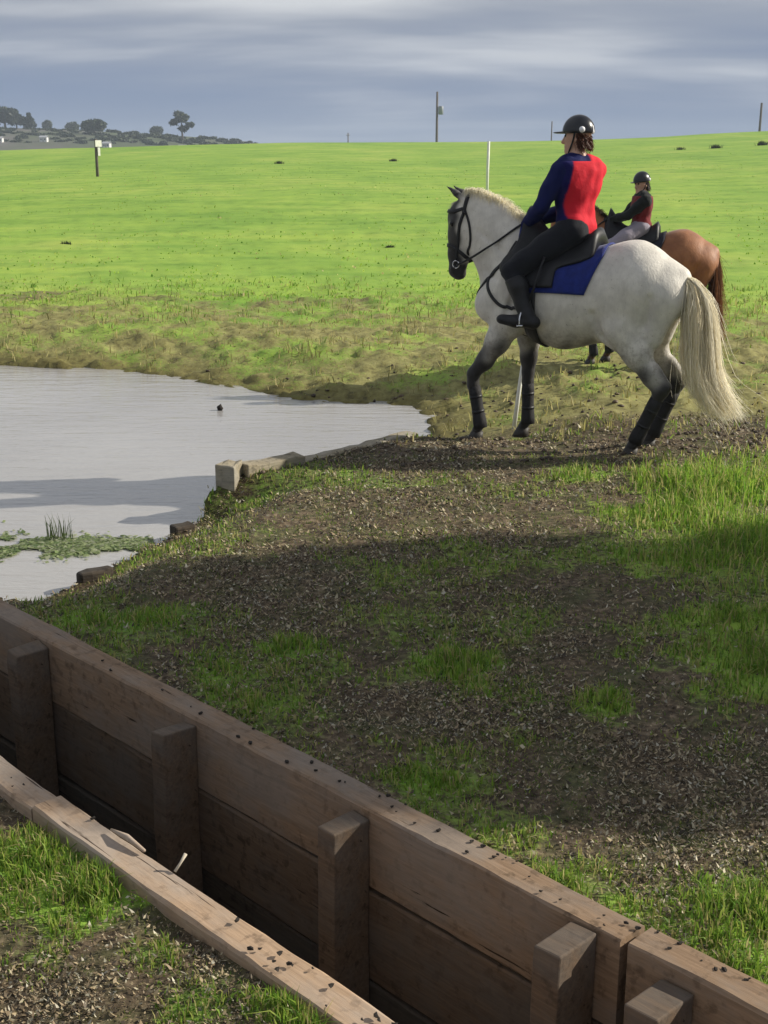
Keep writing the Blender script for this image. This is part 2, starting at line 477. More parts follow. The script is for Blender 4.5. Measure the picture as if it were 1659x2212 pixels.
# ------------------------------------------------------------------ pond
m, n, l, p = new_mat('muddy_water')
r1 = noise_node(n, l, 3.0, 4, .55, mapping=(.55, 2.4, 1), dist=.5)
r2 = noise_node(n, l, 14, 3, .5, mapping=(.6, 2.0, 1))
mud = noise_node(n, l, .5, 4, .5)
l.new(ramp(n, l, mud, [(.3, (.31, .30, .29)), (.7, (.38, .37, .36))]), p.inputs['Base Color'])
p.inputs['Roughness'].default_value = .07
p.inputs['IOR'].default_value = 1.5
bump(n, l, p, mixc(n, l, .25, r1, r2), .22, .05)
cen = POND.mean(0)
wp = []
for i, q in enumerate(POND):
    pv = POND[i-1]; nx_ = POND[(i+1) % len(POND)]
    tdir = nx_ - pv; tdir /= np.linalg.norm(tdir)
    nrm = np.array((tdir[1], -tdir[0])); 
    if (q-cen) @ nrm < 0 and False: nrm = -nrm
    soft = SOFT[i] and SOFT[i-1]
    wp.append(q - nrm*(-.55 if soft else -.03) * (1))
wp = np.array(wp)
# outward test: keep whichever offset is farther from the pond's inside
def inside_pt(q): return bool(poly_info(np.array([q[0]]), np.array([q[1]]))[0][0])
for i in range(len(wp)):
    if inside_pt(wp[i]): wp[i] = 2*POND[i] - wp[i]
pond = mesh_np('pond_water', [(q[0], q[1], WATER_Z) for q in wp], [tuple(range(len(wp)))], m)
me = pond.data
if me.polygons[0].normal.z < 0: me.flip_normals()
tag(pond, 'muddy grey pond water with fine ripples', 'water', kind='structure')

# ------------------------------------------------------------------ timber
def plank(name, parent, s0, s1, t0, t1, z0, z1, mat, seed, chip=0.0, warp=.006, seg=.06):
    """a sawn board in ditch coordinates (s along, t across): rounded, uneven edges"""
    L = s1-s0; w = t1-t0; hh = z1-z0; rnd = np.random.default_rng(seed)
    k = max(4, int(L/seg)); xs = np.linspace(-L/2, L/2, k+1)
    bv = .008
    ring = [(-w/2+bv, -hh/2), (w/2-bv, -hh/2), (w/2, -hh/2+bv), (w/2, hh/2-bv), (w/2-bv, hh/2), (-w/2+bv, hh/2), (-w/2, hh/2-bv), (-w/2, -hh/2+bv)]
    ph = rnd.random(4)*6
    V = []
    nse = rnd.normal(0, 1, (k+1, 8))
    nse = (nse + np.roll(nse, 1, 0) + np.roll(nse, -1, 0))/3
    chips = np.clip(fbm(xs*1.0+seed, xs*0+seed*.7, 5, 3)-.52, 0, 1)*chip*6
    for i, x in enumerate(xs):
        bow = warp*math.sin(x*2.1+ph[0]); bz = warp*math.sin(x*1.7+ph[1])
        for q, (yy, zz) in enumerate(ring):
            y2 = yy + bow + nse[i, q]*.0025; z2 = zz + bz + nse[i, q]*.0022
            if chip and q in (3, 4): y2 -= chips[i]*.5; z2 -= chips[i]*.35
            V.append((x, y2, z2))
    Fc = [(i*8+q, (i+1)*8+q, (i+1)*8+(q+1) % 8, i*8+(q+1) % 8) for i in range(k) for q in range(8)]
    Fc = [f[::-1] for f in Fc]
    Fc += [tuple(range(8))[::1], tuple(k*8+q for q in range(7, -1, -1))]
    o = mesh_np(name, V, Fc, mat, parent)
    c = E_*(s0+s1)/2 + N_*(t0+t1)/2
    o.location = (c[0]-parent.location[0], c[1]-parent.location[1], (z0+z1)/2-parent.location[2])
    o.rotation_euler = (rnd.normal(0, .006), rnd.normal(0, .001), math.atan2(E_[1], E_[0]))
    bm = bmesh.new(); bm.from_mesh(o.data); bmesh.ops.recalc_face_normals(bm, faces=bm.faces); bm.to_mesh(o.data); bm.free()
    return o

c0 = E_*-3.2 + N_*T_FAR
wall = empty('ditch_wall', (c0[0], c0[1], -.75))
tag(wall, 'brown timber sleeper wall on the far side of the ditch with square posts', 'retaining wall')
TOP = .05
JOIN = -1.785
plank('plank', wall, S0+.03, JOIN-.014, T_FAR, T_FAR+.118, TOP-.30, TOP, M['sleeper'], 1, warp=.002)
plank('plank', wall, JOIN+.012, S1-.03, T_FAR+.002, T_FAR+.120, TOP-.305, TOP+.002, M['sleeper'], 2, warp=.002)
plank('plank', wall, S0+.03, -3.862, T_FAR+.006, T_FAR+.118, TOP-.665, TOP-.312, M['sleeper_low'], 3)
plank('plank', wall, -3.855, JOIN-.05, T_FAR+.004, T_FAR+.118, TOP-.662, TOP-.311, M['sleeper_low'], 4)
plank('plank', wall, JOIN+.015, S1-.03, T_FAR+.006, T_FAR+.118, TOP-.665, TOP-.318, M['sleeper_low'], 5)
plank('plank', wall, S0+.03, S1-.03, T_FAR+.010, T_FAR+.118, TOP-.86, TOP-.676, M['sleeper_shaded'], 6)
def post(parent, s_right, wid, dep, top, seed, mat):
    rnd = np.random.default_rng(seed)
    b = MB()
    hz = top+.8
    V = []; zs = [0, .15, .4, .6, hz-.05, hz]
    for z in zs:
        jx, jy = rnd.normal(0, .003, 2)
        for sx, sy in ((-1, -1), (1, -1), (1, 1), (-1, 1)):
            tz = z if z < hz else z + rnd.normal(0, .008)
            V.append((sx*wid/2+jx, sy*dep/2+jy*(sy < 0), tz))
    Fc = [(i*4+q, i*4+(q+1) % 4, (i+1)*4+(q+1) % 4, (i+1)*4+q) for i in range(len(zs)-1) for q in range(4)]
    Fc += [(3, 2, 1, 0), tuple(len(V)-4+q for q in range(4))]
    b.add(V, Fc)
    o = b.build('post', mat, parent, bevel=.006)
    c = E_*(s_right-wid/2) + N_*(T_FAR-.003-dep/2)
    o.location = (c[0]-parent.location[0], c[1]-parent.location[1], -.8-parent.location[2])
    o.rotation_euler = (0, 0, math.atan2(E_[1], E_[0])+rnd.normal(0, .02))
    return o
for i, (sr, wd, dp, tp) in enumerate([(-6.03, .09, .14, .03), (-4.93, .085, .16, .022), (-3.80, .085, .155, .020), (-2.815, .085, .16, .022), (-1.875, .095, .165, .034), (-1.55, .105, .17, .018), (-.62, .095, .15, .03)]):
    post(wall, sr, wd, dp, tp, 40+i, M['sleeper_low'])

c0 = E_*-3.2 + N_*(T_NEAR-.11)
edging = empty('ditch_edging', (c0[0], c0[1], -.3))
tag(edging, 'sunlit tan timber edging along the near lip of the ditch', 'edging')
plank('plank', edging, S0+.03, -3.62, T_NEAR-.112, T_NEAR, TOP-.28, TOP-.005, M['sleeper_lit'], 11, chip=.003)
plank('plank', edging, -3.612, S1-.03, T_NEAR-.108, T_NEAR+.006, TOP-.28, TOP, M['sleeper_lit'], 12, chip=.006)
plank('plank', edging, S0+.03, S1-.03, T_NEAR-.106, T_NEAR-.006, TOP-.60, TOP-.29, M['sleeper_shaded'], 13)
plank('plank', edging, S0+.03, S1-.03, T_NEAR-.106, T_NEAR-.006, TOP-.85, TOP-.61, M['sleeper_shaded'], 14)

# pond edge: sleepers on edge, a corner post, low step timbers
def board_between(name, parent, a, b, th, z0, z1, mat, seed, bevel=.01):
    a = np.array(a, float); b = np.array(b, float); L = np.linalg.norm(b-a); k = max(3, int(L/.1)); rnd = np.random.default_rng(seed)
    V = []
    for i in range(k+1):
        x = -L/2+L*i/k
        for sy, sz in ((-1, 0), (1, 0), (1, 1), (-1, 1)):
            V.append((x, sy*th/2+rnd.normal(0, .006), (z0 if not sz else z1)+rnd.normal(0, .006)))
    Fc = [(i*4+q, i*4+(q+1) % 4, (i+1)*4+(q+1) % 4, (i+1)*4+q) for i in range(k) for q in range(4)]
    Fc += [(3, 2, 1, 0), tuple(k*4+q for q in range(4))]
    mb = MB(); mb.add(V, Fc); o = mb.build(name, mat, parent)
    c = (a+b)/2
    o.location = (c[0]-parent.location[0], c[1]-parent.location[1], -parent.location[2])
    o.rotation_euler = (0, 0, math.atan2(b[1]-a[1], b[0]-a[0]))
    bm = bmesh.new(); bm.from_mesh(o.data); bmesh.ops.recalc_face_normals(bm, faces=bm.faces); bm.to_mesh(o.data); bm.free()
    md = o.modifiers.new('bevel', 'BEVEL'); md.width = bevel; md.segments = 2
    return o
pe = empty('pond_edging', (-.6, 9.1, -.6))
tag(pe, 'pale weathered timber edging with corner post along the pond bank', 'edging')
A_, B_, C_ = np.array((.23, 10.13)), np.array((-.62, 9.09)), np.array((-1.0, 8.73))
board_between('plank', pe, A_, B_+.01*(A_-B_), .12, -.6, .005, M['sleeper_pond'], 21)
board_between('plank', pe, B_, C_, .14, -.6, .060, M['sleeper_pond'], 22)
board_between('corner_post', pe, (-1.155, 8.70), (-1.01, 8.66), .16, -.7, .085, M['sleeper_pond'], 23, .012)
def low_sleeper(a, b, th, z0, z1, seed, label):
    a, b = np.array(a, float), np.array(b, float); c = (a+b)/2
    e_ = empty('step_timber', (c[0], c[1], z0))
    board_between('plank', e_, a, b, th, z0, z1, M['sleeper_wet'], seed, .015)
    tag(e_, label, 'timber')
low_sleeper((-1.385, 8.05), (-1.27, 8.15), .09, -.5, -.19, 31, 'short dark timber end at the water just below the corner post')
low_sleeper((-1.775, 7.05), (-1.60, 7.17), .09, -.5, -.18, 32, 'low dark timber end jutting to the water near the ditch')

# ------------------------------------------------------------------ SDF modelling (bodies are one skin)
class SDF:
    def __init__(s): s.p = []
    def cone(s, a, ra, b, rb, k=.04, sq=None, sub=False, tag=''):
        """tapered limb; sq=(axis, centre, factor) squashes across an axis"""
        s.p.append(('c', np.array(a, float), float(ra), np.array(b, float), float(rb), k, sq, sub, tag)); return s
    def chain(s, pts, k=.04, sq=None, tag=''):
        for (a, ra), (b, rb) in zip(pts[:-1], pts[1:]): s.cone(a, ra, b, rb, k, sq, tag=tag)
        return s
    def ball(s, c, r, k=.04, sq=None, sub=False, tag=''):
        return s.cone(c, r, np.array(c, float)+(0, 0, 1e-4), r, k, sq, sub, tag)
    @staticmethod
    def _d(pr, P):
        _, a, ra, b, rb, k, sq, sub, _t = pr
        if sq is not None:
            ax, c, f = sq; ax = np.asarray(ax, float); 
            off = (P-np.asarray(c, float)) @ ax
            P = P + off[..., None]*ax*(1/f-1)
        ba = b-a; pa = P-a
        t = np.clip(pa @ ba/(ba @ ba), 0, 1)
        d = np.linalg.norm(pa-t[..., None]*ba, axis=-1)-(ra+(rb-ra)*t)
        if sq is not None: d = d*(.5+.5*min(1, sq[2]))
        return d
    @staticmethod
    def _comb(d, e, k, sub):
        if sub:
            e = -e; hh = np.clip(.5-.5*(d-e)/k, 0, 1) if k > 0 else (e > d).astype(float)
            return d*(1-hh)+e*hh+k*hh*(1-hh)
        hh = np.clip(.5+.5*(d-e)/k, 0, 1)
        return d*(1-hh)+e*hh-k*hh*(1-hh)
    def __call__(s, P, only=None):
        P = np.asarray(P, float); d = np.full(P.shape[:-1], 9.0)
        for pr in s.p:
            if only and pr[8] not in only: continue
            d = s._comb(d, s._d(pr, P), pr[5], pr[7])
        return d
    def mesh(s, h, only=None, infl=0.0, clips=(), noise=0.0):
        prs = [q for q in s.p if (not only or q[8] in only)]
        lo = np.min([np.minimum(q[1]-q[2], q[3]-q[4]) for q in prs if not q[7]], 0)-.06-infl
        hi = np.max([np.maximum(q[1]+q[2], q[3]+q[4]) for q in prs if not q[7]], 0)+.06+infl
        nn = np.ceil((hi-lo)/h).astype(int)+1
        ax = [lo[i]+h*np.arange(nn[i]) for i in range(3)]
        d = np.full(nn, 1.0)
        for q in prs:
            mg = q[5]+.05+infl
            f = 1.0 if q[6] is None else max(1.0, q[6][2])
            l_ = np.minimum(q[1]-q[2]*f, q[3]-q[4]*f)-mg; h_ = np.maximum(q[1]+q[2]*f, q[3]+q[4]*f)+mg
            i0 = np.clip(((l_-lo)/h).astype(int), 0, nn-1); i1 = np.clip(np.ceil((h_-lo)/h).astype(int)+1, 1, nn)
            X, Y, Z = np.meshgrid(*[ax[i][i0[i]:i1[i]] for i in range(3)], indexing='ij')
            P = np.stack([X, Y, Z], -1)
            sl = tuple(slice(i0[i], i1[i]) for i in range(3))
            d[sl] = s._comb(d[sl], s._d(q, P), q[5], q[7])
        d = d-infl
        if clips or noise:
            X, Y, Z = np.meshgrid(*ax, indexing='ij')
            if noise:
                d = d + noise*(np.sin(X*23+Z*31+2*np.sin(Y*19))*np.sin(Y*27-Z*17)+.6*np.sin(Z*47+X*33)*np.sin(Y*41+X*13))
            for nrm, c in clips:           # keep the side where nrm.p < c
                d = np.maximum(d, X*nrm[0]+Y*nrm[1]+Z*nrm[2]-c)
        return surface_nets(d, lo, h)

def surface_nets(d, org, h):
    s = d < 0
    cs = [(i, j, k) for i in (0, 1) for j in (0, 1) for k in (0, 1)]
    sh = tuple(q-1 for q in d.shape)
    cnt = sum(s[i:i+sh[0], j:j+sh[1], k:k+sh[2]].astype(np.int8) for i, j, k in cs)
    act = (cnt > 0) & (cnt < 8)
    idx = np.full(sh, -1, np.int64); cells = np.argwhere(act); idx[act] = np.arange(len(cells))
    acc = np.zeros((len(cells), 3)); num = np.zeros(len(cells))
    for a in cs:
        for axn in range(3):
            if a[axn]: continue
            b = list(a); b[axn] = 1
            ca = cells+a; cb = cells+b
            da = d[ca[:, 0], ca[:, 1], ca[:, 2]]; db = d[cb[:, 0], cb[:, 1], cb[:, 2]]
            x = (da < 0) != (db < 0)
            t = np.where(x, da/np.where(x, da-db, 1), 0)
            pos = np.array(a, float)+t[:, None]*(np.array(b)-np.array(a))
            acc += pos*x[:, None]; num += x
    V = (cells+acc/num[:, None])*h+org
    Fs = []
    for axn in range(3):
        lo = [slice(1, -1)]*3; lo[axn] = slice(0, -1); hi = list(lo)
        hi[axn] = slice(1, None)
        s0 = s[tuple(lo)]; s1 = s[tuple(hi)]
        e = np.argwhere(s0 != s1)
        ins = s0[tuple(e.T)]
        off = np.array([1, 1, 1]); off[axn] = 0
        e = e+off
        u, v = (axn+1) % 3, (axn+2) % 3
        q = []
        for du, dv in ((-1, -1), (0, -1), (0, 0), (-1, 0)):
            c = e.copy(); c[:, u] += du; c[:, v] += dv
            q.append(idx[c[:, 0], c[:, 1], c[:, 2]])
        q = np.stack(q, -1)
        q[~ins] = q[~ins][:, ::-1]
        Fs.append(q)
    Fc = np.vstack(Fs); Fc = Fc[(Fc >= 0).all(1)]
    return V, Fc

def catmull(pts, n=8):
    P = np.asarray(pts, float); P = np.vstack([2*P[0]-P[1], P, 2*P[-1]-P[-2]])
    out = []
    for i in range(1, len(P)-2):
        for t in np.linspace(0, 1, n, endpoint=False):
            a, b, c, d = P[i-1], P[i], P[i+1], P[i+2]
            out.append(.5*((2*b)+(-a+c)*t+(2*a-5*b+4*c-d)*t*t+(-a+3*b-3*c+d)*t**3))
    out.append(P[-2]); return np.array(out)

def project(sdf, P, off):
    P = P.copy(); e = 1e-3
    for _ in range(6):
        d = sdf(P)
        g = np.stack([sdf(P+np.eye(3)[i]*e)-sdf(P-np.eye(3)[i]*e) for i in range(3)], -1)
        g /= np.linalg.norm(g, axis=-1)[:, None]+1e-9
        P = P-(d-off)[:, None]*g*.9
    return P, g

def strap_on(sdf, name, pts, width, mat, parent, off=.004, th=.006, n=8):
    """flat leather strap laid on a body"""
    P, g = project(sdf, catmull(pts, n), off)
    T = np.gradient(P, axis=0); T /= np.linalg.norm(T, axis=1)[:, None]+1e-9
    B = np.cross(T, g); B /= np.linalg.norm(B, axis=1)[:, None]+1e-9
    V = []
    for i in range(len(P)):
        V += [P[i]-B[i]*width/2-g[i]*.004, P[i]+B[i]*width/2-g[i]*.004, P[i]+B[i]*width/2+g[i]*th, P[i]-B[i]*width/2+g[i]*th]
    Fc = [(i*4+q, i*4+(q+1) % 4, (i+1)*4+(q+1) % 4, (i+1)*4+q) for i in range(len(P)-1) for q in range(4)]
    Fc += [(0, 1, 2, 3), tuple(len(V)-4+q for q in (3, 2, 1, 0))]
    return mesh_np(name, V, Fc, mat, parent, True)

def ribbons(name, paths, width, mat, parent, col, taper=True):
    """hair: paths (n,k,3) -> thin ribbons"""
    n_, k_, _ = paths.shape
    T = np.gradient(paths, axis=1)
    rnd = RNG.normal(0, 1, (n_, 1, 3))
    B = np.cross(T, rnd); B /= np.linalg.norm(B, axis=-1)[..., None]+1e-9
    w = np.asarray(width).reshape(-1, 1, 1)*(np.linspace(1, .25 if taper else 1, k_).reshape(1, -1, 1))
    V = np.stack([paths-B*w/2, paths+B*w/2], 2).reshape(-1, 3)
    b = (np.arange(n_)*k_*2)[:, None]+(np.arange(k_-1)*2)[None, :]
    Fc = np.stack([b, b+1, b+3, b+2], -1).reshape(-1, 4)
    cc = np.repeat(col, k_*2, axis=0)
    return mesh_np(name, V, Fc, mat, parent, True, cc)

# ------------------------------------------------------------------ horses
def horse_sdf(legs, head_turn=0.0):
    s = SDF()
    Y = (0, 1, 0); O = (0, 0, 0)
    def sq(f, y=0): return (Y, (0, y, 0), f)
    # trunk
    s.chain([((.50, 0, 1.19), .31), ((.12, 0, 1.15), .365), ((-.28, 0, 1.19), .335)], .06, sq(.88))
    s.cone((.46, 0, 1.48), .12, (.05, 0, 1.40), .10, .12, sq(.6))
    s.chain([((-.22, 0, 1.24), .30), ((-.46, 0, 1.285), .315), ((-.68, 0, 1.25), .235)], .10, sq(.84))
    s.ball((.70, 0, 1.13), .19, .10, sq(.95))
    s.cone((-.70, 0, 1.38), .07, (-.84, 0, 1.37), .045, .08)
    for sd in (1, -1):
        s.cone((.50, sd*.15, 1.36), .13, (.73, sd*.14, 1.10), .125, .055, sq(.75, sd*.14))
        s.cone((.73, sd*.135, 1.10), .12, (.52, sd*.175, .98), .125, .045, sq(.75, sd*.15))
        s.cone((-.50, sd*.13, 1.24), .25, (-.38, sd*.175, 1.0), .17, .055, sq(.68, sd*.14))
        s.cone((-.72, sd*.11, 1.20), .14, (-.64, sd*.14, .93), .11, .09, sq(.8, sd*.12))
    # neck
    s.chain([((.50, 0, 1.32), .29), ((.66, 0, 1.50), .265), ((.83, 0, 1.68), .205), ((.96, 0, 1.79), .15)], .10, sq(.50))
    s.cone((.45, 0, 1.55), .08, (.70, 0, 1.76), .06, .09, sq(.6)); s.cone((.70, 0, 1.76), .06, (.93, 0, 1.88), .055, .08, sq(.7))
    # head
    hs = []
    H1 = SDF()
    H1.chain([((1.00, 0, 1.84), .105), ((1.075, 0, 1.76), .108), ((1.095, 0, 1.62), .088), ((1.115, 0, 1.48), .068), ((1.115, 0, 1.37), .066)], .05, sq(.78))
    H1.ball((1.005, 0, 1.66), .118, .06, sq(.66))
    H1.cone((1.02, 0, 1.58), .075, (1.075, 0, 1.38), .048, .05, sq(.7))
    H1.cone((1.125, 0, 1.335), .055, (1.10, 0, 1.315), .05, .03, sq(1.0))
    H1.ball((1.065, 0, 1.315), .038, .025, sq(.9))
    for sd in (1, -1):
        H1.ball((1.105, sd*.072, 1.725), .036, .03)                 # brow
        H1.ball((1.135, sd*.044, 1.355), .026, .02)                 # nostril wing
        H1.ball((1.150, sd*.056, 1.352), .012, .012, sub=True)
        H1.chain([((1.03, sd*.052, 1.895), .034), ((1.095, sd*.066, 1.945), .038), ((1.18, sd*.060, 1.995), .011)], .025, ((.55, 0, -.835), (1.09, sd*.06, 1.945), .62))
        H1.cone((1.105, sd*.085, 1.945), .014, (1.15, sd*.075, 1.975), .007, .01, sub=True)
    s.p += H1.p
    # legs: list of dict per leg
    for lg in legs:
        sd = lg['side']
        if lg['front']:
            e_, k_, f_, h_ = (np.array(lg[q], float) for q in 'ekfh')
            s.chain([(e_+(0, 0, .03), .125), (e_*.72+k_*.28, .098), (e_*.35+k_*.65, .066), (k_+(0, 0, .05), .054)], .05, sq(.82, sd*.16))
            s.chain([(k_+(0, 0, .035), .055), (k_-(0, 0, .045), .050), (k_*.6+f_*.4, .037), (k_*.2+f_*.8, .038), (f_, .046)], .02)
            s.cone(f_, .042, h_+(.0, 0, .075), .042, .02)
        else:
            st, k_, f_, h_ = (np.array(lg[q], float) for q in 'skfh')
            s.chain([(st, .15), (st*.6+k_*.4, .105), (st*.25+k_*.75, .070), (k_, .060)], .05, sq(.80, sd*.17))
            s.cone(st*.3+k_*.7+(-.045, 0, .03), .03, k_+(-.05, 0, .04), .035, .05)
            s.chain([(k_, .056), (k_*.7+f_*.3, .044), (k_*.3+f_*.7, .042), (f_, .048)], .02)
            s.cone(f_, .044, h_+(0, 0, .075), .044, .02)
    # folds and muscle grooves pressed into the finished skin
    for sd in (1, -1):
        for a_, b_, r_ in (((-.22, .30, 1.08), (-.27, .28, .93), .020), ((-.27, .28, .93), (-.34, .26, .84), .014), ((-.66, .25, 1.22), (-.63, .23, 1.02), .016),
                           ((.40, .27, 1.36), (.50, .27, 1.12), .014), ((.50, .27, 1.12), (.56, .24, 1.00), .012), ((.62, .20, 1.52), (.86, .15, 1.66), .010), ((.60, .16, 1.28), (.78, .12, 1.36), .012)):
            q, _ = project(s, np.array([(a_[0], sd*a_[1], a_[2]), (b_[0], sd*b_[1], b_[2])]), .004)
            s.cone(q[0], r_, q[1], r_*.7, .045, sub=True)
    return s

COAT = {}
def coat_mat(name, light, mid, dark):
    m, n, l, p = new_mat(name)
    at = n.new('ShaderNodeAttribute'); at.attribute_name = 'Col'
    sp = n.new('ShaderNodeSeparateColor'); l.new(at.outputs['Color'], sp.inputs[0])
    a = noise_node(n, l, 7, 3, .5); b = noise_node(n, l, 60, 4, .6, mapping=(1, 1, .35))
    c = ramp(n, l, a, [(.35, mid), (.6, light)])
    c = mixc(n, l, .35, c, ramp(n, l, b, [(.3, (.8, .79, .77)), (.7, (1.08, 1.07, 1.06))]), 'MULTIPLY')
    vo = n.new('ShaderNodeTexVoronoi'); vo.inputs['Scale'].default_value = 15
    tcv = n.new('ShaderNodeTexCoord'); l.new(tcv.outputs['Object'], vo.inputs['Vector'])
    c = mixc(n, l, .22, c, ramp(n, l, vo.outputs['Distance'], [(.25, (1.06, 1.06, 1.06)), (.62, (.72, .71, .70))]), 'MULTIPLY')
    fl = noise_node(n, l, 46, 4, .7)
    c = mixc(n, l, ramp(n, l, fl, [(.62, (0, 0, 0)), (.70, (.55, .55, .55))]), c, (.16, .125, .09))
    md = n.new('ShaderNodeMath'); md.operation = 'MULTIPLY'
    l.new(ramp(n, l, noise_node(n, l, 24, 5, .7), [(.48, (0, 0, 0)), (.60, (1, 1, 1))]), md.inputs[0]); l.new(sp.outputs[1], md.inputs[1])
    c = mixc(n, l, md.outputs[0], c, (.13, .095, .06))
    c = mixc(n, l, sp.outputs[0], c, dark)
    l.new(c, p.inputs['Base Color'])
    p.inputs['Roughness'].default_value = .55
    p.inputs['Specular IOR Level'].default_value = .3
    p.inputs['Sheen Weight'].default_value = .15
    bump(n, l, p, mixc(n, l, .35, b, a), .5, .010)
    return m
M['coat_grey'] = coat_mat('grey_coat', (.72, .685, .615), (.61, .58, .525), (.020, .018, .018))
M['coat_chestnut'] = coat_mat('chestnut_coat', (.36, .15, .060), (.26, .10, .040), (.035, .016, .010))

def hoof_at(parent, pt, fet):
    x, y, z = pt; mb = MB(); V = []
    d = 1
    for zz, r0, cx in ((0, .068, .018), (.035, .060, .008), (.075, .050, -.006)):
        for k in range(12):
            t = 2*math.pi*k/12
            V.append((x+cx+r0*math.cos(t)*1.08, y+r0*math.sin(t)*.92, z+zz))
    Fc = [(i*12+k, i*12+(k+1) % 12, (i+1)*12+(k+1) % 12, (i+1)*12+k) for i in range(2) for k in range(12)]
    Fc += [tuple(range(11, -1, -1)), tuple(24+k for k in range(12))]
    mb.add(V, Fc); return mb.build('hoof', M['hoof'], parent, True)

def wrap_patch(sdf, name, xs, ths, off, thick, mat, parent, zc=1.15, ylim=None):
    """cloth or leather wrapped over the back: xs(u,v) along the body, ths(v) angle from the top"""
    U, Vv = xs.shape
    P = np.zeros((U, Vv, 3)); 
    lo = np.full((U, Vv), .12); hi = np.full((U, Vv), .75)
    th = np.broadcast_to(ths[None, :], (U, Vv))
    def pt(r): return np.stack([xs, np.sin(th)*r, zc+np.cos(th)*r], -1)
    for _ in range(22):
        mid = (lo+hi)/2; d = sdf(pt(mid)) - off
        ins = d < 0
        lo = np.where(ins, mid, lo); hi = np.where(ins, hi, mid)
    A = pt(hi); 
    tk = thick if np.ndim(thick) else np.full((U, Vv), thick)
    Bp = pt(hi+tk)
    n0 = U*Vv
    V = np.vstack([Bp.reshape(-1, 3), A.reshape(-1, 3)])
    Fc = []
    for i in range(U-1):
        for j in range(Vv-1):
            a, b, c, d = i*Vv+j, (i+1)*Vv+j, (i+1)*Vv+j+1, i*Vv+j+1
            Fc += [(a, b, c, d), (n0+d, n0+c, n0+b, n0+a)]
    for i in range(U-1):
        for j in (0, Vv-1):
            a, b = i*Vv+j, (i+1)*Vv+j
            Fc.append((a, n0+a, n0+b, b) if j == 0 else (b, n0+b, n0+a, a))
    for j in range(Vv-1):
        for i in (0, U-1):
            a, b = i*Vv+j, i*Vv+j+1
            Fc.append((b, n0+b, n0+a, a) if i == 0 else (a, n0+a, n0+b, b))
    return mesh_np(name, V, Fc, mat, parent, True)

